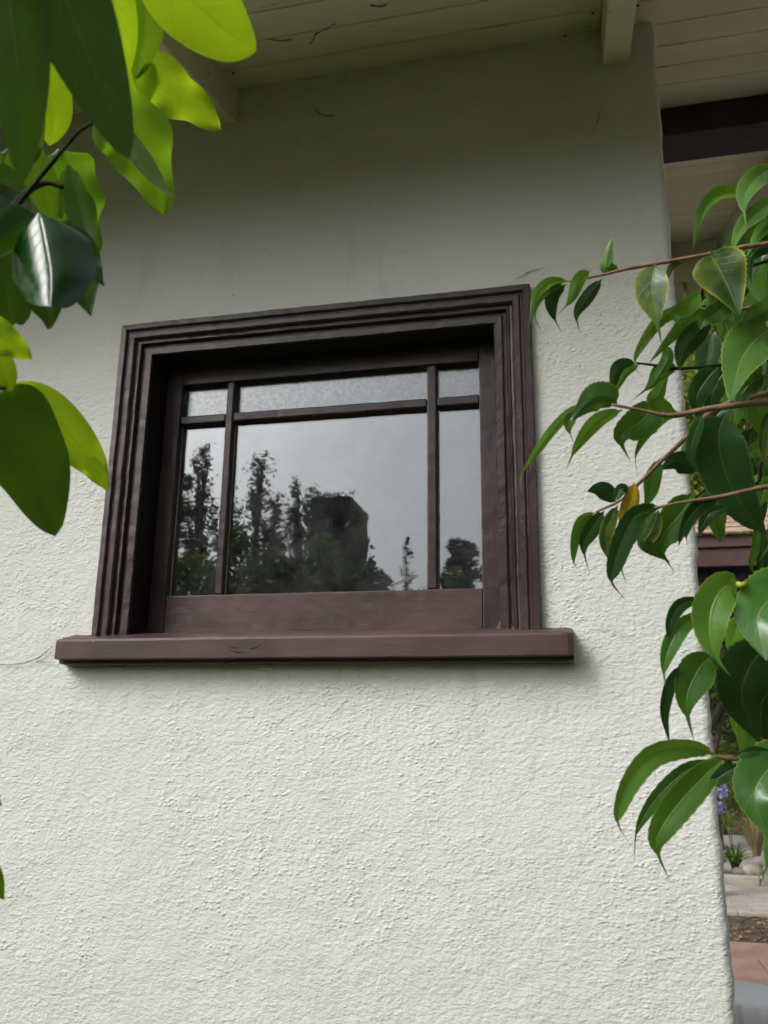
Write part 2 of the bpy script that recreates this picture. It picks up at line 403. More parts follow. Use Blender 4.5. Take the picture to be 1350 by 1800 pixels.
# ------------------------------------------------------------------ the house
SL = 0.30                                    # roof pitch, rising away from the eave
ZW = ZB + 1.577                              # soffit height at the wall face
XC = 1.440                                   # the wall's right corner
house = empty('house', (0, 0, 0), 'white stucco house with brown window and cream board eaves', 'house')
def wall_mesh():
    hx0, hx1, hz0, hz1 = 0.035, 1.065, ZB-0.035, ZB+0.80
    def axis(a, b, step, cuts, fine0, fine1, coarse):
        xs = [a]
        while xs[-1] < b-1e-6:
            xs.append(min(b, xs[-1] + (step if fine0 <= xs[-1] <= fine1 else coarse)))
        xs = np.array(xs)
        for c in cuts: xs[np.argmin(abs(xs-c))] = c
        return xs
    X = axis(-3.4, XC, 0.0105, (hx0, hx1), -0.75, 2, 0.15)
    Z = axis(0.0, ZW+0.03, 0.0105, (hz0, hz1), ZB-0.95, 9, 0.10)
    nx, nz = len(X), len(Z)
    V = []; rr = 0.016
    for j, z in enumerate(Z):
        for i, x in enumerate(X):
            q = Vector((x, 0, z))
            d = 0.0012*noise.noise(q*9) + 0.0010*noise.noise(q*30) + 0.005*noise.noise(q*1.7)
            y = -d; xx = x
            e = x - (XC-rr)
            if e > 0:                        # rounded, uneven arris
                y += rr - math.sqrt(max(0, rr*rr - e*e))
                xx = x + 0.004*noise.noise(Vector((0, 7, z*14))) + 0.003*noise.noise(Vector((3, 7, z*45)))
            edge = min(abs(x-hx0), abs(x-hx1)) if hz0 <= z <= hz1 else min(abs(z-hz0), abs(z-hz1)) if hx0 <= x <= hx1 else 9
            if edge < 0.05: y = min(y, 0.001)
            V.append((xx, y, z))
    Fc = []
    for j in range(nz-1):
        zc = (Z[j]+Z[j+1])/2
        for i in range(nx-1):
            xc = (X[i]+X[i+1])/2
            if hx0 < xc < hx1 and hz0 < zc < hz1: continue
            a = j*nx+i; Fc.append((a, a+1, a+nx+1, a+nx))
    # the return round the corner
    b0 = len(V)
    for j, z in enumerate(Z): V.append((XC+0.001, 0.10, z))
    for j in range(nz-1): Fc.append((j*nx+nx-1, b0+j, b0+j+1, (j+1)*nx+nx-1))
    return mesh('wall', V, Fc, True)
link('wall', wall_mesh(), M['stucco'], house)
box('side_wall', (XC-0.2, 0.101, 0), (XC, 2.05, ZW+0.45), M['stucco'], house)
box('back_wall', (-3.4, 2.05, 0), (XC, 2.25, ZW+0.52), M['stucco'], house)
box('end_wall', (-3.6, 0.0, 0), (-3.4, 2.25, ZW+0.1), M['stucco'], house)
# the room behind the glass
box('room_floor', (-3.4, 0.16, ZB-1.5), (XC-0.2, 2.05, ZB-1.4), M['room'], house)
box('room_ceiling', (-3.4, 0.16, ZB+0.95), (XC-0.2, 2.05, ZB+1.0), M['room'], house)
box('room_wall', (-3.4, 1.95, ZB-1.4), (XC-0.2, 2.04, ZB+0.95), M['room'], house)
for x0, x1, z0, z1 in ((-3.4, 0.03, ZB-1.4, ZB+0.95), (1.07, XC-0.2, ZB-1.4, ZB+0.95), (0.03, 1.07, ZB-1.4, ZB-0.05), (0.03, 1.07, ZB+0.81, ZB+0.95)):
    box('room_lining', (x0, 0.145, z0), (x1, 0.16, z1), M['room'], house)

# cracked, patched stucco at the sill's left end and hair cracks
def ridge(name, pts, wdt, hgt, mat, parent):
    P = spline(pts, 30); V = []; Fc = []
    for i, p in enumerate(P):
        t = (P[min(i+1, 29)]-P[max(i-1, 0)]).normalized(); s = Vector((0, 1, 0)).cross(t).normalized()
        k = 0.6+0.8*abs(noise.noise(p*50)); e = math.sin(math.pi*min(1, max(0.02, i/29)))**0.4
        ww = wdt*k*e
        V += [p - s*ww, p - s*ww*0.45 + Vector((0, -hgt*e, 0)), p + s*ww*0.35 + Vector((0, -hgt*0.9*e, 0)), p + s*ww]
    for i in range(29):
        for c in range(3): a = i*4+c; Fc.append((a, a+1, a+5, a+4))
    return link(name, mesh(name, V, Fc, True), mat, parent)
cr = [at_y(px, py, -0.001) for px, py in ((-40, 1172), (0, 1165), (30, 1168), (62, 1158), (80, 1146), (97, 1130))]
M['crack'] = mat_plain('dirty_crack', (0.09, 0.085, 0.06), (0.16, 0.15, 0.11), 60)
def crack(pts, wdt, parent=house, y=-0.0045):
    P = spline([at_y(px, py, y) for px, py in pts], 24); V = []; Fc = []
    for i, p in enumerate(P):
        t = (P[min(i+1, 23)]-P[max(i-1, 0)]).normalized(); s = Vector((0, 1, 0)).cross(t).normalized()
        q = p + s*noise.noise(p*160)*0.0022
        ww = wdt*(0.35+0.9*abs(noise.noise(p*90)))*(math.sin(math.pi*(i+0.6)/24.2)**0.5)
        V += [q-s*ww, q-s*ww*0+Vector((0, -0.0012, 0)), q+s*ww]
    for i in range(23):
        for c in range(2): a = i*3+c; Fc.append((a, a+1, a+4, a+3))
    link('crack', mesh('crack', V, Fc), M['crack'], parent)
crack(((-20, 1166), (25, 1168), (62, 1159), (80, 1146), (97, 1132)), 0.0019, y=-0.006)
crack(((60, 1160), (78, 1163), (98, 1164)), 0.0010, y=-0.006)
crack(((1045, 1100), (1075, 1108), (1110, 1118)), 0.0006)
crack(((552, 185), (562, 200), (590, 203)), 0.0016)
crack(((1040, 235), (1050, 215), (1056, 190)), 0.0012)
crack(((905, 492), (930, 478), (955, 470)), 0.0014)

# soffit boards, each a board, following the roof pitch
roof = empty('roof', (0, 0, 0)); roof.parent = house
y = -0.57; k = 0
while y < 2.20:
    wd = 0.118
    box('soffit_board', (-3.7, y, ZW), (1.955, y+wd-0.003, ZW+0.018), M['board'], roof, 0.0015, shear=SL, seg=1)
    y += wd
box('roof_deck', (-3.7, -0.575, ZW+0.012), (2.0, 2.24, ZW+0.035), M['board'], roof, shear=SL)
box('roofing', (-3.75, -0.625, ZW+0.036), (2.06, 2.30, ZW+0.055), M['roofing'], roof, shear=SL)
box('fascia', (-3.7, -0.60, ZW-0.10), (2.0, -0.576, ZW+0.035), M['board'], roof, 0.003, shear=SL)
for xr in (-1.96, -0.86, 0.222, 1.306):
    box('rafter', (xr, -0.575, ZW-0.115), (xr+0.066, 0.004, ZW-0.001), M['board'], roof, 0.003, shear=SL, cell=0.1, amp=0.001, scale=20)
def on_soffit(px, py):
    d = ray(px, py); t = (ZW + SL*CAM.y - CAM.z)/(d.z - SL*d.y); return CAM + d*t
for pts in (((546, 76), (552, 66), (556, 58), (572, 50), (590, 40)), ((470, 66), (490, 70), (515, 68)), ((650, 8), (668, 10), (680, 7)), ((990, 60), (1010, 66), (1030, 62))):
    P = spline([on_soffit(a, b) - Vector((0, 0, 0.003)) for a, b in pts], 14)
    link('cobweb', tube_mesh('cobweb', P, [0.0026*(0.3+abs(noise.noise(p*60))) for p in P], 5, .3), M['crack'], roof)
nail = tube_mesh('nail_head', [Vector((0, 0, 0)), Vector((0, 0, -0.0018))], [0.0042, 0.0036], 8); nail.materials.append(M['crack'])
for xr in (-0.86, 0.222, 1.306):
    for q in range(9):
        yy = -0.56 + q*0.118
        if yy > -0.02: break
        for dx in (-0.022, 0.088): link('nail_head', nail, None, roof, (xr+dx, yy, ZW+SL*yy-0.0005))
# barge board on the rake, outrigger beams under the overhang
box('barge_board', (1.956, -0.575, ZW-0.155), (1.999, 2.24, ZW+0.011), M['board'], roof, 0.004, shear=SL)
box('barge_cap', (1.957, -0.573, ZW-0.185), (2.010, 2.238, ZW-0.156), M['brownwood'], roof, 0.002, shear=SL)
zb = at_y(1172, 238, 0.53).z
box('outrigger_beam', (XC-0.02, 0.53, zb), (1.955, 0.675, ZW+SL*0.53-0.001), M['beam'], roof, 0.004)
box('ridge_beam', (XC-0.02, 2.14, ZW+SL*2.14-0.13), (1.95, 2.25, ZW+SL*2.14-0.002), M['board'], roof, 0.004)
box('ridge_block', (XC-0.02, 2.06, ZW+SL*2.06-0.235), (1.86, 2.20, ZW+SL*2.06-0.135), M['board'], roof, 0.004)
box('bracket_post', (1.775, 2.07, ZW+0.10), (1.835, 2.19, ZW+SL*2.06-0.236), M['board'], roof, 0.004)
box('bracket_post', (1.80, 2.20, ZW+0.08), (1.875, 2.26, ZW+SL*2.06-0.10), M['brownwood'], roof, 0.004)
box('bracket_post', (1.68, 2.07, ZW+0.10), (1.755, 2.16, ZW+SL*2.06-0.236), M['board'], roof, 0.004)

# ------------------------------------------------------------------ the window
win = empty('window', (0.55, 0, ZB)); win.parent = house
def sweep(name, prof, corners, inward, mat, seg=0.010, amp=0.0010, scale=38):
    """a moulding of profile (u inward, y) along one side, ends given for every u (mitres)"""
    A, B = corners                           # functions u -> point
    n = max(2, int((B(0)-A(0)).length/seg)); V = []; Fc = []; m_ = len(prof)
    for i in range(n+1):
        t = i/n
        for (u, yy) in prof:
            p = A(u).lerp(B(u), t); p.y = yy
            p += noise.noise_vector(p*scale)*amp + noise.noise_vector(p*9)*amp*0.9 + noise.noise_vector(p*130)*amp*0.35
            V.append(p)
    for i in range(n):
        for c in range(m_-1): a = i*m_+c; Fc.append((a, a+1, a+m_+1, a+m_))
    return link(name, mesh(name, V, Fc), mat, win)
W_, H_ = 1.1, 0.846
prof = [(0, 0.012), (0, -0.016), (0.003, -0.020), (0.017, -0.021), (0.020, -0.017), (0.0215, -0.013), (0.024, -0.013), (0.026, -0.015), (0.029, -0.017), (0.041, -0.017),
        (0.045, -0.013), (0.047, -0.006), (0.052, -0.005), (0.054, -0.009), (0.058, -0.0095), (0.0605, -0.005), (0.062, 0.003), (0.069, 0.003), (0.070, -0.003), (0.073, -0.005), (0.090, -0.005), (0.092, -0.002), (0.092, 0.004)]
zs = -0.022
sweep('casing', prof, (lambda u: Vector((u, 0, ZB+zs)), lambda u: Vector((u, 0, ZB+H_-u))), 1, M['trim_v'])
sweep('casing', prof[::-1], (lambda u: Vector((W_-u, 0, ZB+zs)), lambda u: Vector((W_-u, 0, ZB+H_-u))), 1, M['trim_v'])
sweep('casing', prof, (lambda u: Vector((u, 0, ZB+H_-u)), lambda u: Vector((W_-u, 0, ZB+H_-u))), 1, M['trim_h'])
jp = [(0.0918, 0.0045), (0.0918, 0.14)]
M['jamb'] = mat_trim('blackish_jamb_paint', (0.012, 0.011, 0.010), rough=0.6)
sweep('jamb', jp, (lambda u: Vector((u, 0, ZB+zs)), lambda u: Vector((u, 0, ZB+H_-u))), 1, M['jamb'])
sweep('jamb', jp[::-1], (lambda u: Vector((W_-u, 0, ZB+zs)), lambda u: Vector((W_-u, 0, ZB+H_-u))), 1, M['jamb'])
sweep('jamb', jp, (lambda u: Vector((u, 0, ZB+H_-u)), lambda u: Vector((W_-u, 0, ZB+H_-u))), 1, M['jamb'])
# sill, weathered top falling to the front
bm = bmesh.new()
sp_ = [(0.14, -0.075), (-0.035, -0.072), (-0.035, -0.062), (-0.055, -0.062), (-0.0578, -0.0595), (-0.058, -0.018), (-0.0565, -0.0125), (-0.053, -0.0105), (0.0, 0.004), (0.14, 0.026)]
n = 110; x0, x1 = -0.071, 1.166; rings = []
for i in range(n+1):
    x = x0+(x1-x0)*i/n; e = min(i, n-i); k = 1 - (0.10 if e == 0 else 0.02 if e == 1 else 0)
    ring = []
    for (yy, zz) in sp_:
        zc, yc = -0.036, 0.0
        if yy > 0.011 and (x < 0.094 or x > 1.006): yy = 0.0115
        q = Vector((x, yc+(yy-yc)*k if yy < 0 else yy, ZB+zc+(zz-zc)*k))
        q += noise.noise_vector(q*12)*0.0009 + noise.noise_vector(q*60)*0.0003
        ring.append(bm.verts.new(q))
    rings.append(ring)
for i in range(n):
    for c in range(len(sp_)):
        d = (c+1) % len(sp_)
        bm.faces.new((rings[i][c], rings[i][d], rings[i+1][d], rings[i+1][c]))
bm.faces.new(rings[0][::-1]); bm.faces.new(rings[-1])
bmesh.ops.recalc_face_normals(bm, faces=bm.faces[:])
me = bpy.data.meshes.new('sill'); bm.to_mesh(me); bm.free()
pass
sillo = link('sill', me, M['sill'], win)
# sash
YS, YG = 0.088, 0.114
def wood(name, lo, hi, mat, bevel=0.0025, amp=0.0010):
    return box(name, (lo[0], lo[1], ZB+lo[2]), (hi[0], hi[1], ZB+hi[2]), mat, win, bevel, amp=amp, scale=40, cell=0.014, seg=2)
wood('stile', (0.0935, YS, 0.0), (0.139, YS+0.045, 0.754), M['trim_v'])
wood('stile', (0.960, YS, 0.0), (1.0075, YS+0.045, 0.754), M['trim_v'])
wood('bottom_rail', (0.1395, YS+0.0015, 0.012), (0.9595, YS+0.046, 0.113), M['sill'])  # lighter brown than the stiles, whose colour holds painted-in shade
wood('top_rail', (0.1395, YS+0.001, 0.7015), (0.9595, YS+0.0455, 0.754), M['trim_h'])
mu = [(0.2725, 0.2935), (0.8255, 0.8505)]; hm = (0.586, 0.611)
for a, b in mu:
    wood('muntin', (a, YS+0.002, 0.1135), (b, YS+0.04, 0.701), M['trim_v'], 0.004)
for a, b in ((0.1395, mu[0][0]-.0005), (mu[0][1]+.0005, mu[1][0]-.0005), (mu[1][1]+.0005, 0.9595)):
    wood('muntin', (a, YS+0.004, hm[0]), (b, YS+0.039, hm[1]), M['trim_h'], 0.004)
def pane(x0, x1, z0, z1, mat):
    e = 0.006; nx, nz = 14, 14; V = []; Fc = []
    tx, tz = random.uniform(-.0012, .0012), random.uniform(-.0012, .0012)
    for s, yy in ((0, YG), (1, YG+0.004)):
        for j in range(nz+1):
            for i in range(nx+1):
                x = x0-e+(x1-x0+2*e)*i/nx; z = z0-e+(z1-z0+2*e)*j/nz
                V.append((x, yy + tx*(i/nx-.5) + tz*(j/nz-.5) + 0.00012*noise.noise(Vector((x*7, s*1.3, z*7))), ZB+z))
    o2 = (nx+1)*(nz+1)
    for j in range(nz):
        for i in range(nx):
            a = j*(nx+1)+i; Fc.append((a, a+1, a+nx+2, a+nx+1)); a += o2; Fc.append((a, a+nx+1, a+nx+2, a+1))
    return link('pane', mesh('pane', V, Fc, True), mat, win)
cols = [(0.139, mu[0][0]), (mu[0][1], mu[1][0]), (mu[1][1], 0.960)]
for a, b in cols:
    pane(a, b, 0.113, hm[0], M['glass']); pane(a, b, hm[1], 0.7015, M['obscure'])
for a, b in cols:                            # slivers of old putty where paint stops short of the glass
    box('putty', (a-0.001, YG-0.004, ZB+0.112), (a+0.0022, YG-0.0005, ZB+0.585), M['putty'], win, amp=0.0008, scale=60, cell=0.01)
# flaking paint on the sill
for (pts, wd) in ((((398, 1133), (408, 1137), (418, 1139)), .0009), (((400, 1141), (414, 1145), (424, 1146)), .0011), (((436, 1140), (448, 1138), (455, 1133)), .0009)):
    P = spline([at_y(a, b, -0.0595) for a, b in pts], 12)
    link('paint_flake', tube_mesh('paint_flake', P, [wd*math.sin(math.pi*(i+.7)/12.4) for i in range(12)], 5), M['sill'], win)
for (px, py, s) in ((580, 1160, 5), (572, 1163, 3), (632, 1161, 6), (640, 1166, 4), (820, 1156, 10), (700, 1159, 5), (160, 1166, 5), (250, 1164, 6), (455, 1160, 5), (900, 1154, 7)):
    P = [at_y(px-s, py, -0.012), at_y(px, py+random.uniform(-2, 4), -0.016), at_y(px+s, py+random.uniform(-1, 3), -0.012)]
    link('cobweb_debris', tube_mesh('cobweb_debris', P, [.0008, .0022, .0008], 5, .3), M['crack'], win)

# ------------------------------------------------------------------ shingled gate roof behind the house corner
arb = empty('gate_roof', (2.6, 5.2, 0), 'brown timber gate roof with tan wooden shingles behind the house corner', 'gate roof')
zt = at_y(1240, 941, 5.0).z; zm = at_y(1240, 963, 5.0).z; zl = at_y(1240, 995, 5.0).z
box('fascia', (1.5, 5.0, zm+0.004), (3.75, 5.03, zt), M['brownwood'], arb, 0.003)
box('fascia', (1.5, 5.022, zl), (3.75, 5.06, zm), M['brownwood'], arb, 0.003)
box('roof_deck', (1.45, 5.04, zt-0.16), (3.8, 6.6, zt-0.03), M['beam'], arb, shear=0)
for x in (1.55, 3.55): 
    for yy in (5.15, 6.4): box('post', (x, yy, 0), (x+0.14, yy+0.14, zt-0.165), M['brownwood'], arb, 0.005)
box('cross_beam', (1.5, 5.14, zl-0.10), (3.75, 5.30, zt-0.165), M['beam'], arb, 0.004)
box('back_boarding', (1.5, 6.45, zl-0.35), (3.75, 6.49, zt-0.166), M['beam'], arb)
shm = box_mesh('shingle', (-0.07, 0, 0), (0.07, 0.20, 0.012), 0.0, cell=None); shm.materials.append(M['shingle'])
for r in range(7):
    x = 1.45 + random.uniform(0, .06)
    while x < 3.78:
        wd = random.uniform(0.75, 1.25)
        o = link('shingle', shm, None, arb, (x+0.07*wd, 4.965 + r*0.125, zt + 0.002 + r*0.068 + random.uniform(0, .008)))
        o.scale = (wd*0.97, 1, 1); o.rotation_euler = (R(26), random.uniform(-.03, .03), random.uniform(-.02, .02))
        x += 0.14*wd

# ------------------------------------------------------------------ white cover, bottom right
def cover():
    a = at_y(1284, 1711, 3.12); b = at_y(1362, 1733, 2.98)
    zt_ = (a.z+b.z)/2
    far0 = Vector((a.x-0.25, a.y+0.05, zt_)); far1 = Vector((b.x+0.42, b.y-0.10, zt_-0.01))
    near0 = Vector((a.x-0.22, 2.74, zt_-0.005)); near1 = Vector((b.x+0.42, 2.50, zt_-0.015))
    V = []; Fc = []; nx = 60; prof_ = [(0, -0.5), (0, -0.05), (0.03, -0.008), (0.12, 0), (0.5, 0.004), (0.85, 0), (0.93, -0.008), (0.985, -0.03), (1.0, -0.06), (1.01, -0.09), (1.005, -0.12), (1.03, -0.15), (1.045, -0.2), (1.04, -0.35), (1.06, -0.55), (1.05, -0.74)]
    for i in range(nx+1):
        t = i/nx; f = far0.lerp(far1, t); q = near0.lerp(near1, t)
        for j, (s, dz) in enumerate(prof_):
            p = f.lerp(q, s); p.z += dz
            if 7 <= j <= 10: p += Vector((0, -0.010*math.sin(t*95+1.5*math.sin(t*31)), 0.004*math.sin(t*60)))
            if j > 10: p += Vector((0, -0.012*math.sin(t*38+j*0.4), 0))
            V.append(p)
    m_ = len(prof_)
    for i in range(nx):
        for j in range(m_-1): k_ = i*m_+j; Fc.append((k_, k_+m_, k_+m_+1, k_+1))
    Fc.append(tuple(range(m_))); Fc.append(tuple(nx*m_+j for j in range(m_-1, -1, -1)))
    root = empty('covered_box', (2.1, 2.85, 0), 'white cover with gathered folds over a low box beside the house corner', 'cover')
    link('cover', mesh('cover', V, Fc, True), M['cover'], root)
    P = [near0.lerp(near1, t)+Vector((0, -0.028, -0.125-0.01*math.sin(t*9))) for t in np.linspace(0, 1, 40)]
    link('cord', tube_mesh('cord', P, [0.006]*40, 6), M['rockgrey'], root)
cover()
# ------------------------------------------------------------------ trees, hedges, beds
M['fol_dark'] = mat_foliage('dark_green_foliage', (0.040, 0.070, 0.022), (0.070, 0.110, 0.034), (0.07, 0.13, 0.02))
M['fol_mid'] = mat_foliage('mid_green_foliage', (0.05, 0.09, 0.02), (0.09, 0.145, 0.035), (0.14, 0.24, 0.03))
M['fol_bright'] = mat_foliage('yellow_green_foliage', (0.13, 0.17, 0.018), (0.21, 0.25, 0.03), (0.30, 0.42, 0.05), 0.4)
M['fol_conifer'] = mat_foliage('blue_green_needles', (0.055, 0.08, 0.05), (0.08, 0.11, 0.068), (0.06, 0.10, 0.045), 0.2)
M['strap'] = mat_foliage('strap_leaves', (0.07, 0.13, 0.03), (0.12, 0.19, 0.05), (0.18, 0.30, 0.04), 0.3)
M['drygrass'] = mat_foliage('dry_grass', (0.24, 0.19, 0.08), (0.33, 0.27, 0.13), (0.3, 0.25, 0.1), 0.2)
M['petal'] = mat_foliage('lilac_petals', (0.30, 0.30, 0.62), (0.40, 0.40, 0.72), (0.35, 0.35, 0.7), 0.3)

def clump_tree(name, label, base, h, rad, n, leaf, mat, cat='tree', group=None, crown0=0.25, shape='round', clumps=34, trunk_r=None, squash=1.0, seed=0):
    st = np.random.get_state(); np.random.seed(seed+11); rs = random.Random(seed)
    base = Vector(base); root = empty(name, base, label, cat, group)
    tr = trunk_r or h*0.016
    P = [base + Vector((rs.uniform(-.02, .02)*h*t, rs.uniform(-.02, .02)*h*t, h*t*0.93)) for t in np.linspace(0, 1, 9)]
    trunk = link('trunk', tube_mesh('trunk', P, [tr*(1-0.85*t)+0.006 for t in np.linspace(0, 1, 9)], 8, .08), M['bark'], root)
    cs = []
    for k in range(clumps):
        t = crown0 + (1-crown0)*((k+0.5)/clumps)**0.9
        if shape == 'cone': rr = rad*(1-(t-crown0)/(1-crown0))**0.75 + 0.06*rad
        elif shape == 'column': rr = rad*(0.13+0.87*min(1, (1-t)*1.7)**0.9)*(0.7+0.3*math.sin(t*31+seed))
        else: rr = rad*math.sqrt(max(0.05, 1-((t-crown0)/(1-crown0)*2-0.9)**2))
        an = k*2.4+rs.uniform(-.5, .5); q = rs.uniform(0.25, 1.0)
        c = base + Vector((math.cos(an)*rr*q, math.sin(an)*rr*q, h*t*0.97))
        s = rad*(rs.uniform(0.14, 0.28)*(0.55+0.9*min(1, (1-t)*2)) if shape != 'round' else rs.uniform(0.24, 0.42))
        cs.append((c, s))
        i = min(8, int(t*8)); p0 = P[max(0, i-1)]
        if k % 2 == 0:
            mid = p0.lerp(c, 0.55)+Vector((0, 0, -0.04*h*rs.random() if shape == 'cone' else 0.02*h))
            link('limb', tube_mesh('limb', [p0, mid, c], [tr*0.35, tr*0.22, tr*0.06], 5), M['bark'], root)
    w = np.array([s**2 for _, s in cs]); w /= w.sum()
    idx = np.random.choice(len(cs), n, p=w)
    C0 = np.array([tuple(c) for c, _ in cs])[idx]; S0 = np.array([s for _, s in cs])[idx]
    d = np.random.normal(size=(n, 3)); d /= np.linalg.norm(d, axis=1)[:, None]
    rr = np.random.uniform(0.25, 1.0, n)**0.6 if shape == 'round' else np.abs(np.random.normal(0, 0.62, n))
    pts = C0 + d*(S0*rr)[:, None]*np.array([1, 1, 0.62*squash if shape == 'round' else 1.25])
    droop = np.array([0, 0, -0.9]) if shape == 'cone' else None
    crown = link('crown', np_quads('crown', leaf_quads(pts, leaf, 0.2, droop=droop)), mat, root)
    np.random.set_state(st)
    return root
def ground_pt(px, dist):                      # where a mirrored thing stands
    p = mirrored(px, 1000, dist); return Vector((p.x, p.y, 0))
def refl_tree(name, label, px, pytop, dist, rad, n, leaf, mat, **k):
    b = ground_pt(px, dist); top = mirrored(px, pytop, dist)
    return clump_tree(name, label, b, top.z, rad, n, leaf, mat, **k)
G1 = 'trees across the garden mirrored in the window'
refl_tree('conifer_tree', 'tall wispy conifer mirrored in the left narrow window pane', 335, 762, 17, 1.7, 12000, 0.12, M['fol_conifer'], shape='column', crown0=0.12, clumps=90, seed=1, group=G1)
refl_tree('conifer_tree', 'wispy conifer mirrored at the left edge of the large pane, its tallest tree', 452, 784, 18, 1.6, 11000, 0.12, M['fol_conifer'], shape='column', crown0=0.10, clumps=90, seed=2, group=G1)
refl_tree('conifer_tree', 'narrow conifer mirrored in the large pane just left of the brown tower', 520, 832, 19, 1.25, 9000, 0.11, M['fol_conifer'], shape='column', crown0=0.10, clumps=80, seed=3, group=G1)
refl_tree('conifer_tree', 'dark conifer mirrored in the large pane, crown rising over the brown tower', 556, 846, 26, 1.5, 6000, 0.14, M['fol_conifer'], shape='column', crown0=0.3, clumps=60, seed=4, group=G1)
refl_tree('conifer_tree', 'broad dark conifer mirrored in the large pane, sloping down right of the tower', 632, 888, 16, 1.0, 9000, 0.16, M['fol_dark'], shape='cone', crown0=0.05, clumps=60, seed=5, group=G1)
refl_tree('conifer_tree', 'conifer mirrored between the narrow left pane and the large pane', 392, 838, 17, 1.5, 9000, 0.12, M['fol_conifer'], shape='column', crown0=0.10, clumps=80, seed=12, group=G1)
refl_tree('conifer_tree', 'shorter conifer mirrored between the two spires in the large pane', 486, 856, 17.5, 1.3, 9000, 0.12, M['fol_conifer'], shape='column', crown0=0.10, clumps=80, seed=13, group=G1)
refl_tree('slim_tree', 'thin young tree mirrored alone against the sky in the large pane', 722, 934, 16, 0.5, 1800, 0.10, M['fol_conifer'], shape='column', crown0=0.45, clumps=30, seed=6, trunk_r=0.05, group=G1)
refl_tree('garden_tree', 'round green tree mirrored in the bottom of the right narrow pane', 812, 936, 15, 0.85, 6000, 0.13, M['fol_dark'], crown0=0.3, clumps=26, seed=7, group=G1)
refl_tree('garden_tree', 'low green tree mirrored beside the right window stile', 905, 965, 14, 1.3, 4200, 0.13, M['fol_dark'], crown0=0.3, clumps=26, seed=8, group=G1)
refl_tree('garden_tree', 'small dark tree mirrored at the far left, cut by the window frame', 255, 800, 15, 1.4, 5000, 0.15, M['fol_dark'], crown0=0.15, clumps=36, seed=9, group=G1)
G2 = 'bushes mirrored along the foot of the window panes'
for i, (px, py, d_, rd, mt, lb) in enumerate(((330, 962, 8, 0.9, 'fol_mid', 'leafy bush mirrored at the bottom of the left narrow pane'), (420, 918, 8.5, 0.85, 'fol_mid', 'yellow green bush mirrored low in the left corner of the large pane'),
        (500, 958, 8, 0.8, 'fol_dark', 'dark bush mirrored low in the large pane below the narrow conifer'), (580, 940, 9, 0.85, 'fol_mid', 'mid green bush mirrored in front of the brown tower'),
        (655, 985, 8.5, 0.6, 'fol_dark', 'small bush mirrored low in the large pane right of the tower'), (230, 960, 7.5, 1.0, 'fol_dark', 'dark bush mirrored behind the left window stile'), (800, 985, 9, 0.75, 'fol_mid', 'low bush mirrored at the foot of the right narrow pane'))):
    refl_tree('garden_bush', lb, px, py, d_, rd, 3600, 0.10, M[mt], cat='bush', crown0=0.08, clumps=26, seed=30+i, group=G2)
GH = 'bushes of the hedge behind the camera'
HN = ('first', 'second', 'third', 'fourth', 'fifth', 'sixth', 'seventh', 'eighth', 'ninth', 'tenth')
for i in range(10):
    hx = -7.2 + i*1.6; rsx = random.Random(i)
    clump_tree('hedge_bush', HN[i]+' hedge bush from the left along the garden side facing the window', (hx+rsx.uniform(-.2, .2), -4.6+rsx.uniform(-.3, .3), 0), 2.75+rsx.uniform(-.2, .2), 1.1, 3000, 0.12, M['fol_bright' if i % 3 else 'fol_mid'], cat='bush', crown0=0.05, clumps=26, seed=80+i, group=GH)
for i, (tx, ty, th, lb) in enumerate(((4.6, -7.0, 9.0, 'unseen tree added to block sky light, behind the camellia nearest the drive'), (7.0, -10.0, 10.0, 'tallest unseen tree added to block sky light, at the back right'), (5.3, -3.0, 8.0, 'unseen tree added to block sky light, across the drive to the right'), (-9.5, -1.8, 8.0, 'unseen tree added to block sky light, beyond the left end of the house'))):  # unseen trees, added to keep sky light off the upper wall
    clump_tree('sky_blocker_tree', lb, (tx, ty, 0), th, 2.7, 7000, 0.2, M['fol_mid'], crown0=0.2, clumps=44, seed=95+i, group='unseen trees added to darken the upper wall')
for i in range(6):  # unseen shrub row, added to darken the lower wall
    clump_tree('wall_dimmer_shrub', HN[i]+' unseen shrub from the left, added to darken the lower wall', (-3.0+i*0.86, -0.62, 0), 1.12, 0.42, 1500, 0.09, M['fol_bright'], cat='shrub', crown0=0.1, clumps=20, seed=110+i, group='unseen shrubs added to darken the lower wall')
gcn = 16000  # unseen green cover, added to tint the light bounced onto the wall
gx = np.column_stack([np.random.uniform(-6, 1.55, gcn), np.random.uniform(-4.2, -0.15, gcn), np.random.uniform(0.02, 0.34, gcn)])
tag(link('green_bounce_cover', np_quads('green_bounce_cover', leaf_quads(gx, 0.13, 0.45)), M['fol_bright']), 'unseen low green leaves added to tint the light bounced onto the wall', 'ground cover', kind='stuff')
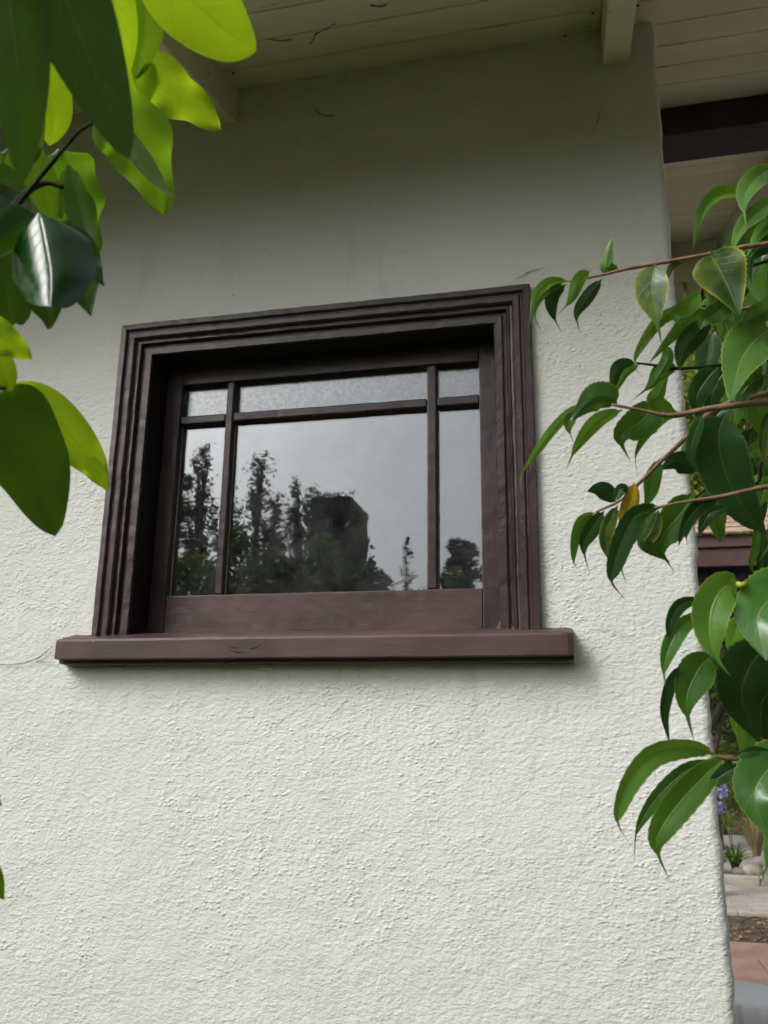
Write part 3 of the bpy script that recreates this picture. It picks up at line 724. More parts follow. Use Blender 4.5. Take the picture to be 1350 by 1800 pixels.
# brown building seen in the glass
def tower():
    d_ = 22; b0 = mirrored(545, 900, d_); b1 = mirrored(630, 900, d_); zt_ = mirrored(600, 874, d_).z
    x0, x1 = sorted((b0.x, b1.x)); y0 = b0.y
    root = empty('brown_tower', ((x0+x1)/2, y0, 0), 'dark brown shingled tower with overhanging flat roof mirrored in the window', 'building')
    box('wall', (x0+0.15, y0-2.2, 0), (x1-0.15, y0, zt_-0.25), M['housebrown'], root)
    box('roof', (x0+0.13, y0-2.3, zt_-0.245), (x1-0.13, y0+0.03, zt_-0.02), M['beam'], root, 0.02)
    iv = np.column_stack([np.random.uniform(x0-0.05, x1+0.1, 5200), np.random.uniform(y0+0.02, y0+0.45, 5200), zt_*np.random.uniform(0, 1, 5200)**0.55 + np.random.uniform(-.35, .12, 5200)])
    keep = np.array([noise.noise(Vector((a*1.7, 4.2, c*1.7))) > -0.3 for a, b, c in iv]); 
    link('ivy', np_quads('ivy', leaf_quads(iv[keep], 0.16)), M['fol_dark'], root)
    for k in range(2):
        xm = x0+(x1-x0)*(0.33+0.34*k)
        wn = box('window', (xm-0.22, y0+0.005, zt_-1.5), (xm+0.22, y0+0.06, zt_-0.75), M['board'], root, 0.01)
        box('pane', (xm-0.17, y0+0.062, zt_-1.45), (xm+0.17, y0+0.07, zt_-0.8), M['carglass'], wn)
tower()
# beds beyond the right corner
def strap_clump(name, label, c, h, n, mat, cat, spread=0.6, wdt=0.02, group=None, flower=0, seed=0):
    rs = random.Random(seed); c = Vector(c); root = empty(name, c, label, cat, group)
    for i in range(n):
        an = rs.uniform(0, 2*math.pi); L = h*rs.uniform(0.7, 1.15); out = spread*rs.uniform(0.3, 1.0)
        d = Vector((math.cos(an), math.sin(an), 0)); s = Vector((-d.y, d.x, 0)); V = []; Fc = []
        for j in range(7):
            t = j/6; p = c + d*(0.03+out*h*t**1.4) + Vector((0, 0, L*(1.35*t-0.75*t*t*(0.6+out))))
            w_ = wdt*(1-t**2.2)+0.001; V += [p-s*w_, p+Vector((0, 0, -w_*0.35)), p+s*w_]
        for j in range(6):
            for q in range(2): a = j*3+q; Fc.append((a, a+1, a+4, a+3))
        link('leaf', mesh('leaf', V, Fc, True), mat, root)
    for f in range(flower):
        an = rs.uniform(0, 6.28); top = c + Vector((math.cos(an)*0.25, math.sin(an)*0.25, h*rs.uniform(1.45, 1.7)))
        if f == 0: top = Vector((at_y(1270, 1393, c.y).x, c.y, at_y(1270, 1393, c.y).z))
        st = link('flower_stem', tube_mesh('flower_stem', [c, c.lerp(top, .5)+Vector((.03, 0, .03)), top], [.008, .007, .006], 6), M['strap'], root)
        pts = []
        for k in range(60):
            v = Vector((rs.gauss(0, 1), rs.gauss(0, 1), rs.gauss(0, 1)+.3)).normalized()*rs.uniform(.05, .11); pts.append(tuple(top+v))
        link('flower_head', np_quads('flower_head', leaf_quads(np.array(pts), 0.065)), M['petal'], root)
    return root
def bed(px, py, y, z=0.15): p = at_y(px, py, y); return Vector((p.x, y, z))
strap_clump('agapanthus', 'clump of green strap leaves with lilac flower heads behind the kerb', bed(1290, 1500, 11.75), 0.50, 46, M['strap'], 'plant', 0.75, 0.022, flower=2, seed=3)
strap_clump('ornamental_grass', 'tuft of dry straw coloured grass behind the strap leaves', bed(1325, 1450, 12.6), 0.95, 80, M['drygrass'], 'grass', 0.55, 0.008, seed=5)
strap_clump('agapanthus', 'lower strap leaf plant close behind the kerb stones', bed(1262, 1530, 11.6), 0.42, 34, M['strap'], 'plant', 0.8, 0.02, seed=6)
strap_clump('ornamental_grass', 'shorter greenish grass tuft among the rocks', bed(1385, 1480, 12.9), 0.7, 60, M['strap'], 'grass', 0.55, 0.008, seed=8)
def rock(px, py, y, s, mat, label, seed):
    bm = bmesh.new(); bmesh.ops.create_icosphere(bm, subdivisions=3, radius=1.0)
    rs = Vector((seed*3.1, seed*1.7, 0))
    for v in bm.verts:
        f = 1 + 0.35*noise.noise(v.co*0.9+rs) + 0.12*noise.noise(v.co*2.6+rs)
        v.co = Vector((v.co.x*s[0]*f, v.co.y*s[1]*f, max(v.co.z*f, -0.6)*s[2]))
    me = bpy.data.meshes.new('rock'); bm.to_mesh(me); bm.free(); me.polygons.foreach_set('use_smooth', [True]*len(me.polygons))
    p = at_y(px, py, y); o = link('rock', me, mat, None, (p.x, y, 0.13+s[2]*0.45)); tag(o, label, 'rock', 'rocks along the planting bed')
rock(1322, 1523, 11.6, (0.15, 0.11, 0.10), M['rock'], 'tan flat rock lying by the kerb', 1)
rock(1350, 1530, 11.6, (0.10, 0.09, 0.07), M['rock'], 'small tan rock at the right picture edge by the kerb', 2)
rock(1300, 1532, 11.6, (0.12, 0.10, 0.06), M['rockgrey'], 'dark grey rock beside the strap leaves', 3)
rock(1345, 1508, 12.2, (0.24, 0.18, 0.12), M['rockgrey'], 'broad pale grey rock behind the tan rocks', 4)
# trees behind
GB = 'trees beyond the driveway'
def bg_tree(name, label, px, y, h, rad, n, leaf, mat, **k):
    p = at_y(px, 1300, y); return clump_tree(name, label, (p.x, y, 0), h, rad, n, leaf, M[mat], group=GB, **k)
bg_tree('garden_tree', 'bright yellow green tree behind the camellia top right', 1350, 11, 10.5, 2.4, 15000, 0.13, 'fol_bright', crown0=0.36, clumps=80, seed=50)
bg_tree('garden_tree', 'tall dark tree close behind the house corner and gate roof', 1235, 14.5, 8.0, 2.6, 11000, 0.15, 'fol_mid', crown0=0.36, clumps=60, seed=51, trunk_r=0.2)
bg_tree('garden_tree', 'grey trunked tree standing right of the distant white car', 1338, 15.5, 7.5, 2.6, 9000, 0.16, 'fol_mid', crown0=0.34, clumps=50, seed=52, trunk_r=0.16)
bg_tree('garden_tree', 'broad leafy tree furthest right behind the drive', 1560, 14, 8.5, 3.2, 9000, 0.17, 'fol_mid', crown0=0.22, clumps=50, seed=53)
bg_tree('garden_tree', 'distant dark tree closing the view beyond the white car', 1290, 30, 9.5, 5.0, 9000, 0.3, 'fol_mid', crown0=0.10, clumps=60, seed=54)
bg_tree('garden_tree', 'distant tree behind and left of the house corner', 1080, 27, 9.5, 4.5, 7000, 0.3, 'fol_dark', crown0=0.12, clumps=50, seed=55)
bg_tree('garden_tree', 'distant pale green tree far right behind the others', 1480, 28, 10, 5.0, 8000, 0.3, 'fol_bright', crown0=0.10, clumps=60, seed=56)
bg_tree('garden_bush', 'yellow green bush at the foot of the trees behind the planting bed', 1262, 17.5, 1.9, 0.9, 2600, 0.09, 'fol_bright', crown0=0.1, clumps=24, seed=57, cat='bush')
bg_tree('garden_bush', 'low bush behind the dry grass tuft', 1345, 18.5, 1.3, 1.0, 2600, 0.09, 'fol_mid', crown0=0.1, clumps=24, seed=58, cat='bush')

bg_tree('garden_tree', 'green tree rising just behind the gate roof', 1228, 10.2, 9.0, 2.1, 14000, 0.12, 'fol_bright', crown0=0.38, clumps=70, seed=59, trunk_r=0.09)
# a white car far off between the trunks
def car(loc, rz):
    root = empty('parked_car', loc, 'white car parked far off between the tree trunks', 'car'); root.rotation_euler = (0, 0, rz)
    secs = [(-2.1, .55, .72, .72, .62), (-1.9, .35, .95, .95, .8), (-1.2, .32, .98, 1.0, .85), (-.9, .32, .95, 1.42, .62), (.1, .32, .95, 1.47, .62), (.55, .32, .95, 1.36, .62), (1.1, .32, .92, .96, .82), (1.8, .34, .80, .83, .75), (2.1, .45, .66, .68, .6)]
    def part(name, V, Fc, mat):
        o = link(name, mesh(name, V, Fc, True), mat); o.parent = root; return o
    V = []; Fc = []
    for x, z0, zs_, zt_, wt in secs: V += [(x, -.8, z0), (x, -.86, (z0+zs_)/2), (x, -.82, zs_), (x, -wt, zt_), (x, wt, zt_), (x, .82, zs_), (x, .86, (z0+zs_)/2), (x, .8, z0)]
    for i in range(len(secs)-1):
        for j in range(8): a = i*8+j; b = i*8+(j+1) % 8; Fc.append((a, b, b+8, a+8))
    Fc.append(tuple(range(8))); Fc.append(tuple(64+j for j in range(7, -1, -1)))
    part('body', V, Fc, M['carwhite'])
    for sg in (-1, 1):
        part('side_window', [(-.85, sg*.79, .99), (.95, sg*.80, .99), (.45, sg*.66, 1.36), (-.7, sg*.66, 1.39)], [(0, 1, 2, 3)], M['carglass'])
        for x in (-1.35, 1.35):
            wv = [(x+.31*math.cos(a), sg*q, .31+.31*math.sin(a)) for q in (.70, .875) for a in np.linspace(0, 2*math.pi, 20, endpoint=False)]
            wf = [(k_, (k_+1) % 20, 20+(k_+1) % 20, 20+k_) for k_ in range(20)] + [tuple(range(19, -1, -1)), tuple(range(20, 40))]
            wo = part('wheel', wv, wf, M['black'])
            rv = [(x+.19*math.cos(a), sg*.882, .31+.19*math.sin(a)) for a in np.linspace(0, 2*math.pi, 14, endpoint=False)]
            ro = link('rim', mesh('rim', rv, [tuple(range(14))]), M['chrome']); ro.parent = wo
        part('headlight', [(2.0, sg*.45, .62), (2.0, sg*.74, .64), (1.86, sg*.77, .74), (1.95, sg*.45, .72), (2.12, sg*.45, .6), (2.1, sg*.7, .6)], [(0, 1, 2, 3), (4, 5, 2, 3), (4, 0, 1, 5)], M['chrome'])
    part('windscreen', [(1.08, -.72, .985), (1.08, .72, .985), (.58, .60, 1.372), (.58, -.60, 1.372)], [(0, 1, 2, 3)], M['carglass'])
p = at_y(1322, 1330, 36); car((p.x, 36, 0.0), R(8))

# ------------------------------------------------------------------ near leaves
def leaf_mesh(P, hw, roll, fold, cup=0.0, wav=0.0, serr=0.0, shape='ovate', seed=0, twist=0.0, up=True):
    """P: points of the midrib in space, hw: half width in metres"""
    rs = random.Random(seed); nv = 36 if serr else 26; nu = 5
    C_ = spline(P, nv+1); V = []; UVs = []; Fc = []
    for j, p in enumerate(C_):
        t = j/nv
        T = (C_[min(j+1, nv)]-C_[max(j-1, 0)]).normalized()
        view = (p-CAM).normalized()
        s0 = T.cross(view)
        s0 = s0.normalized() if s0.length > 1e-4 else T.orthogonal().normalized()
        n0 = s0.cross(T).normalized()
        if up and j == 0:
            flip = -1 if (n0.z*0.8 - n0.dot(view)*0.2) < 0 else 1
        if up and flip < 0: n0 = -n0; s0 = -s0
        a = R(roll + twist*(t-0.5)); S = s0*math.cos(a) + n0*math.sin(a); Nn = S.cross(T).normalized()
        if Nn.dot(n0) < 0: Nn = -Nn
        if shape == 'ovate': w_ = math.sin(math.pi*t**0.78)**0.9 * (1-0.25*t) * 1.12 if 0 < t < 1 else 0
        elif shape == 'drip':                 # camellia, broad then drawn out into a long tip
            w_ = (math.sin(math.pi*min(1, t/0.80)**0.85)**0.85 if t < 0.80 else 0)
            w_ = max(w_, 0.16*(1-t)/0.3 if t > 0.5 else 0)
        else: w_ = (math.sin(math.pi*t**0.62)**0.62 if 0 < t < 1 else 0)   # obovate / round ended
        if t < 0.06: w_ = max(w_*0.5, 0.035)
        w_ = max(w_, 0.01)
        for i in range(-nu, nu+1):
            u = i/nu; ww = hw*w_
            if serr and abs(i) == nu: ww *= 1 + serr*(1 if j % 2 else -0.3)
            if wav: ww *= 1 + 0.10*wav*math.sin(t*13+seed+(2 if u > 0 else 0))
            f = R(fold)
            lift = abs(u)*math.sin(f) - cup*u*u
            off = S*(u*ww*math.cos(f)) + Nn*(ww*lift)
            if wav: off += Nn*(wav*hw*0.22*math.sin(t*15+seed*1.3+(1.7 if u > 0 else 0))*u*u)
            V.append(p+off); UVs.append((0.5+u*0.5, t))
    m_ = 2*nu+1
    for j in range(nv):
        for i in range(m_-1): a = j*m_+i; Fc.append((a, a+1, a+m_+1, a+m_))
    me = mesh('leaf', V, Fc, True)
    uv = me.uv_layers.new(name='UVMap')
    li = np.zeros(len(me.loops), dtype=np.int32); me.loops.foreach_get('vertex_index', li)
    uv.data.foreach_set('uv', np.array(UVs, dtype=np.float32)[li].ravel())
    # upper side must be the front side
    pm_ = me.polygons[len(me.polygons)//2]
    j = nv//2; k0 = j*m_+nu
    T = (C_[j+1]-C_[j-1]).normalized(); S = (V[k0+2]-V[k0-2]).normalized()
    view = (C_[j]-CAM).normalized(); nref = (C_[j]-C_[j]) 
    return me
def up_side(me, want):                        # flip the faces so that the upper side looks along 'want'
    nsum = Vector((0, 0, 0))
    for p in me.polygons: nsum += p.normal*p.area
    if nsum.dot(want) < 0: me.flip_normals()
LEAFN = 0
def leaf(parent, mat, pts, hw, d, tilt=0.0, roll=0, fold=18, shape='ovate', cup=0.15, wav=0.0, serr=0.0, side=None, twist=0, base_d=None):
    """pts in photograph pixels; d depth; tilt: how far the tip lies behind (+) or before (-) the base, in leaf lengths"""
    global LEAFN; LEAFN += 1
    L = sum(math.dist(pts[i], pts[i+1]) for i in range(len(pts)-1))*d/F_PX
    P = []; acc = 0
    for i, q in enumerate(pts):
        if i: acc += math.dist(pts[i-1], pts[i])*d/F_PX
        P.append(at(q[0], q[1], d + tilt*acc))
    w_ = hw*d/F_PX/max(0.35, abs(math.cos(R(roll)))*math.cos(R(fold)))
    me = leaf_mesh(P, w_, roll, fold, cup, wav, serr, shape, LEAFN, twist)
    up_side(me, side if side is not None else Vector((0, 0, 1)) - FW*0.15)
    c = sum((Vector(v.co) for v in me.vertices), Vector())/len(me.vertices)
    me.transform(Matrix.Translation(-c))
    return link('leaf', me, mat, parent, c)
def twig(name, pts, d, r0, r1, mat, parent, dz=0.0):
    P = [at(x, y, d + dz*i) for i, (x, y) in enumerate(pts)]
    P = spline(P, max(8, len(P)*5)); n_ = len(P)
    rad = [0.76*(r0+(r1-r0)*i/(n_-1))*(1+0.18*noise.noise(P[i]*90)) for i in range(n_)]
    me = tube_mesh(name, P, rad, 8, .05); c = P[0].copy(); me.transform(Matrix.Translation(-c))
    return link(name, me, mat, parent, c)

TOWARD = -FW + Vector((0, 0, 0.25)); AWAY = FW + Vector((0, 0, 0.4))
# ---- the broad leaved shrub at the left
M['lf_broad'] = mat_leaf('broad_leaf', (0.045, 0.105, 0.018), (0.065, 0.14, 0.02), (0.25, 0.46, 0.012), 0.42, 0.20, (0.16, 0.28, 0.05), vstr=0.45)
M['lf_broad_dark'] = mat_leaf('broad_leaf_dark', (0.020, 0.058, 0.012), (0.022, 0.052, 0.010), (0.10, 0.25, 0.010), 0.28, 0.13, (0.10, 0.17, 0.04), vstr=0.25, spec=1.0)
M['lf_broad_young'] = mat_leaf('broad_leaf_young', (0.10, 0.20, 0.015), (0.12, 0.23, 0.02), (0.44, 0.66, 0.012), 0.52, 0.28, (0.18, 0.32, 0.04), vstr=0.5)
shl = empty('broadleaf_shrub', (at(-420, 900, 0.6).x, at(-420, 900, 0.6).y, 0), 'large leaved glossy shrub hanging in at the left, close to the lens', 'shrub')
b0 = Vector(shl.location)
stem_top = at(-240, 300, 0.55)
sm = tube_mesh('stem', spline([b0, b0.lerp(stem_top, .5)+Vector((-.05, -.03, 0)), stem_top, at(-220, -250, .62)], 24), [0.016-0.0004*i for i in range(24)], 8, .06)
sm.transform(Matrix.Translation(-b0)); link('stem', sm, M['bark'], shl, b0)
M['lf_broad_deep'] = mat_leaf('broad_leaf_deep', (0.03, 0.085, 0.012), (0.035, 0.085, 0.012), (0.12, 0.27, 0.008), 0.36, 0.25, (0.07, 0.15, 0.03), vstr=0.35)
M['lf_gloss'] = mat_leaf('glossy_dark_leaf', (0.014, 0.070, 0.014), (0.02, 0.06, 0.012), (0.08, 0.22, 0.01), 0.16, 0.20, (0.03, 0.09, 0.025), vstr=0.05, spec=0.5)
M['lf_broad_mid'] = mat_leaf('broad_leaf_mid', (0.04, 0.10, 0.018), (0.06, 0.13, 0.02), (0.18, 0.36, 0.012), 0.42, 0.25, (0.20, 0.34, 0.05), vstr=0.35)
Y, Bn, Dk = M['lf_broad_young'], M['lf_broad'], M['lf_broad_dark']
br = twig('branch', [(-240, 560), (-90, 470), (0, 395), (40, 350), (80, 300), (112, 262), (138, 232), (165, 215)], 0.44, .0022, .0010, M['twigdark'], shl)
leaf(br, Y, [(262, -95), (330, -10), (400, 55), (450, 90)], 74, .40, .55, 12, 10, 'obovate', side=AWAY)
leaf(br, Y, [(235, 135), (285, 150), (335, 185), (388, 226)], 47, .66, .6, -8, 12, 'obovate', side=AWAY, wav=1.0)
leaf(br, Bn, [(262, -45), (258, 20), (250, 85), (238, 140)], 36, .62, .5, 10, 14, 'obovate', side=AWAY)
leaf(br, Y, [(150, -120), (188, -30), (212, 60), (214, 152)], 42, .42, .5, 10, 10, 'obovate', side=AWAY)
leaf(br, Y, [(255, 95), (240, 140), (228, 200)], 26, .66, .5, 0, 10, 'obovate', side=AWAY)
leaf(br, Bn, [(172, 185), (225, 225), (262, 290), (288, 378)], 66, .62, .55, 10, 12, 'obovate', side=AWAY, wav=.8)
leaf(br, Bn, [(218, 218), (238, 268), (268, 312), (306, 350)], 17, .60, -.2, 50, 20, 'ovate', side=TOWARD)
leaf(br, Y, [(60, 60), (75, 130), (95, 200), (86, 256)], 42, .62, .5, 0, 10, 'obovate', side=AWAY)
leaf(br, Dk, [(20, -230), (85, -80), (160, 110), (226, 280)], 84, .33, .22, 10, 10, 'obovate', side=AWAY)
leaf(br, Dk, [(-10, -170), (15, -20), (35, 150), (40, 322)], 66, .32, .22, -6, 10, 'obovate', side=AWAY)
br2 = twig('branch', [(-240, 640), (-120, 520), (-20, 420), (40, 345), (78, 322), (112, 330)], 0.46, .004, .0014, M['twigdark'], shl)
leaf(br2, M['lf_broad_mid'], [(105, 262), (122, 320), (140, 385), (172, 446)], 54, .68, .5, 5, 8, 'obovate', side=AWAY, wav=.9)
leaf(br2, Dk, [(118, 290), (136, 345), (152, 420), (182, 502)], 27, .58, .1, 25, 20, 'ovate', side=AWAY, wav=.8)
leaf(br2, M['lf_gloss'], [(68, 372), (78, 420), (88, 480), (88, 540)], 72, .42, -.55, -8, -6, 'obovate', side=TOWARD+Vector((0, 0, 1.2)), cup=.7, wav=.3)
leaf(br2, Dk, [(60, 470), (75, 510), (84, 545), (90, 578)], 34, .43, .3, 10, 16, 'ovate', side=AWAY)
leaf(br2, M['lf_gloss'], [(66, 378), (30, 400), (-15, 430), (-60, 450)], 32, .43, -.7, 15, -6, 'obovate', side=TOWARD+Vector((0, 0, 1.2)), cup=.4)
leaf(br2, Dk, [(110, 400), (130, 450), (145, 505), (158, 556)], 31, .45, .1, 15, 18, 'ovate', side=AWAY, wav=.6)
leaf(br2, Dk, [(-5, 430), (5, 480), (14, 530), (18, 576)], 36, .44, .3, 0, 12, 'obovate', side=AWAY)
leaf(br2, Dk, [(-30, 310), (0, 330), (25, 370), (30, 420)], 40, .47, .2, 0, 12, 'obovate', side=AWAY)
br3 = twig('branch', [(-240, 760), (-120, 720), (-40, 690), (10, 682)], 0.44, .003, .0012, M['twigdark'], shl)
leaf(br3, Y, [(-60, 575), (-20, 585), (20, 605), (55, 632)], 34, .42, .5, 0, 14, 'obovate', side=AWAY, wav=.7)
leaf(br3, Y, [(-20, 610), (0, 640), (12, 665), (18, 690)], 24, .44, .5, 0, 14, 'obovate', side=AWAY)
leaf(br3, Y, [(8, 676), (70, 705), (125, 765), (160, 810), (174, 835), (188, 862)], 38, .52, .45, 10, 16, 'ovate', side=AWAY, wav=.9)
leaf(br3, M['lf_broad_deep'], [(-30, 700), (18, 755), (62, 840), (98, 942)], 80, .46, .28, -10, 12, 'obovate', side=AWAY, wav=.3)
leaf(br3, Y, [(152, 805), (165, 820), (178, 838), (190, 864)], 14, .525, .4, 10, 10, 'obovate', side=AWAY)
leaf(br2, Dk, [(-40, 330), (0, 380), (40, 430), (60, 500)], 50, .47, .1, 0, 12, 'obovate', side=AWAY)
leaf(br2, Bn, [(20, 255), (50, 290), (75, 330), (92, 400)], 36, .52, .3, 0, 12, 'obovate', side=AWAY)
leaf(br, Bn, [(-40, 60), (0, 130), (40, 200), (62, 285)], 52, .50, .3, 0, 12, 'obovate', side=AWAY)
leaf(br, M['lf_broad_mid'], [(110, -60), (140, 40), (165, 120), (182, 205)], 48, .47, .4, 0, 12, 'obovate', side=AWAY)
leaf(br2, Dk, [(120, 380), (138, 430), (160, 470), (184, 502)], 26, .46, .1, 20, 18, 'ovate', side=AWAY, wav=.6)
leaf(br3, M['lf_broad_mid'], [(-50, 640), (-20, 655), (8, 670), (24, 700)], 20, .45, .3, 0, 14, 'obovate', side=AWAY)
leaf(br2, Dk, [(20, 430), (45, 470), (70, 510), (86, 580)], 40, .48, .1, 10, 14, 'ovate', side=AWAY, wav=.4)
leaf(br2, Dk, [(95, 390), (128, 430), (150, 480), (160, 556)], 36, .49, .1, -10, 14, 'ovate', side=AWAY, wav=.5)
leaf(br2, Dk, [(-20, 470), (10, 500), (30, 540), (38, 572)], 34, .47, .1, 0, 14, 'obovate', side=AWAY)
leaf(br2, M['lf_broad_deep'], [(0, 270), (40, 290), (80, 330), (110, 385)], 34, .55, .2, 0, 12, 'obovate', side=AWAY, wav=.6)
br4 = twig('branch', [(-240, 1500), (-140, 1450), (-70, 1400)], 0.44, .003, .0015, M['twigdark'], shl)
leaf(br4, Bn, [(-80, 1400), (-50, 1400), (-20, 1403), (4, 1416)], 22, .44, .2, 0, 12, 'ovate', side=AWAY)
leaf(br4, Bn, [(-90, 1480), (-50, 1515), (-15, 1548), (7, 1582)], 30, .44, .2, 0, 12, 'ovate', side=AWAY)
for i in range(34):                           # the rest of the shrub, out of the frame
    x = random.uniform(-640, -260); y = random.uniform(-350, 1500); dd = random.uniform(.45, .75)
    a = random.uniform(.9, 2.4); L = random.uniform(150, 260)
    leaf((br, br2, br3, br4)[i % 4], random.choice((Bn, Dk, Bn, Y)), [(x, y), (x+L*.5*math.cos(a), y+L*.5*math.sin(a)), (x+L*math.cos(a)-20, y+L*math.sin(a)+20)], L*.26, dd, random.uniform(.2, .6), random.uniform(-20, 20), 12, 'obovate', side=AWAY)

# ---- the camellia at the right
M['lf_cam'] = mat_leaf('camellia_leaf', (0.052, 0.155, 0.028), (0.085, 0.185, 0.045), (0.18, 0.38, 0.02), 0.26, 0.24, (0.26, 0.36, 0.06), margin=(0.20, 0.32, 0.05), vstr=0.04, spec=0.55, nveins=9)
M['lf_cam_lite'] = mat_leaf('camellia_leaf_light', (0.085, 0.215, 0.030), (0.11, 0.23, 0.05), (0.25, 0.46, 0.025), 0.28, 0.26, (0.32, 0.44, 0.07), margin=(0.32, 0.42, 0.06), vstr=0.04, nveins=9)
M['lf_cam_dark'] = mat_leaf('camellia_leaf_dark', (0.022, 0.070, 0.020), (0.04, 0.095, 0.03), (0.07, 0.16, 0.015), 0.17, 0.26, (0.12, 0.20, 0.04), margin=(0.12, 0.20, 0.04), vstr=0.04, nveins=9)
M['lf_cam_mott'] = mat_leaf('camellia_leaf_mottled', (0.035, 0.095, 0.025), (0.07, 0.14, 0.035), (0.12, 0.24, 0.025), 0.2, 0.3, (0.34, 0.40, 0.08), margin=(0.48, 0.42, 0.04), mottle=(0.20, 0.25, 0.03), vstr=0.04, nveins=9)
M['lf_cam_yel'] = mat_leaf('camellia_leaf_yellow', (0.55, 0.36, 0.02), (0.50, 0.34, 0.03), (0.6, 0.42, 0.03), 0.25, 0.4, (0.5, 0.4, 0.08), mottle=(0.14, 0.09, 0.02), vstr=0.04)
M['bud'] = mat_plain('yellow_green_bud', (0.42, 0.48, 0.05), (0.34, 0.42, 0.05), 90, 0.4, 0.5, 0.1)
CA, CL, CD, CM, CY_ = M['lf_cam'], M['lf_cam_lite'], M['lf_cam_dark'], M['lf_cam_mott'], M['lf_cam_yel']
DC = 0.62
cb = at(1980, 1500, 0.85); cb = Vector((cb.x, cb.y, 0))
shr = empty('camellia_shrub', cb, 'camellia with drooping pointed leaves reaching in from the right', 'shrub')
P = spline([cb, cb+Vector((-.05, .04, .9)), at(1850, 1000, .82), at(1760, 500, .82), at(1700, 100, .85)], 30)
sm = tube_mesh('stem', P, [0.018-0.00045*i for i in range(30)], 8, .06); sm.transform(Matrix.Translation(-cb)); link('stem', sm, M['bark'], shr, cb)
TW, TD = M['twig'], M['twigdark']
B = {}
B[1] = twig('branch', [(1760, 330), (1560, 400), (1360, 427), (1300, 436), (1245, 447), (1180, 459), (1100, 473), (1060, 483), (1000, 494)], DC, .0034, .0011, TW, shr)
B[2] = twig('branch', [(1770, 420), (1560, 500), (1350, 536), (1322, 540), (1290, 546), (1250, 545), (1212, 540)], DC+.02, .0030, .0013, TW, shr)
B[3] = twig('branch', [(1790, 560), (1500, 620), (1350, 632), (1257, 643), (1190, 648), (1150, 642), (1118, 638)], DC+.05, .0030, .0011, TD, shr)
B[4] = twig('branch', [(1800, 640), (1500, 690), (1350, 706), (1250, 718), (1205, 727), (1170, 730), (1130, 722), (1075, 711)], DC-.02, .0042, .0013, TW, shr)
B[5] = twig('branch', [(1360, 690), (1290, 705), (1240, 732), (1205, 770), (1160, 813), (1117, 856), (1090, 880), (1048, 900)], DC+.02, .0030, .0011, TW, shr)
B[6] = twig('branch', [(1810, 760), (1500, 830), (1350, 855), (1272, 872), (1200, 883), (1150, 893)], DC-.01, .0032, .0012, TW, shr)
B[7] = twig('branch', [(1850, 960), (1560, 1010), (1350, 1025), (1290, 1029)], DC-.04, .0034, .0016, TW, shr)
B[8] = twig('branch', [(1880, 1280), (1560, 1320), (1350, 1331), (1285, 1333), (1256, 1329)], DC-.05, .0034, .0018, TW, shr)
B[9] = twig('branch', [(1770, 350), (1500, 420), (1350, 458), (1300, 478), (1262, 494)], DC+.08, .003, .0012, TD, shr)
B[10] = twig('branch', [(1800, 700), (1500, 780), (1350, 802), (1330, 850), (1260, 850), (1222, 875)], DC+.10, .003, .0012, TD, shr)
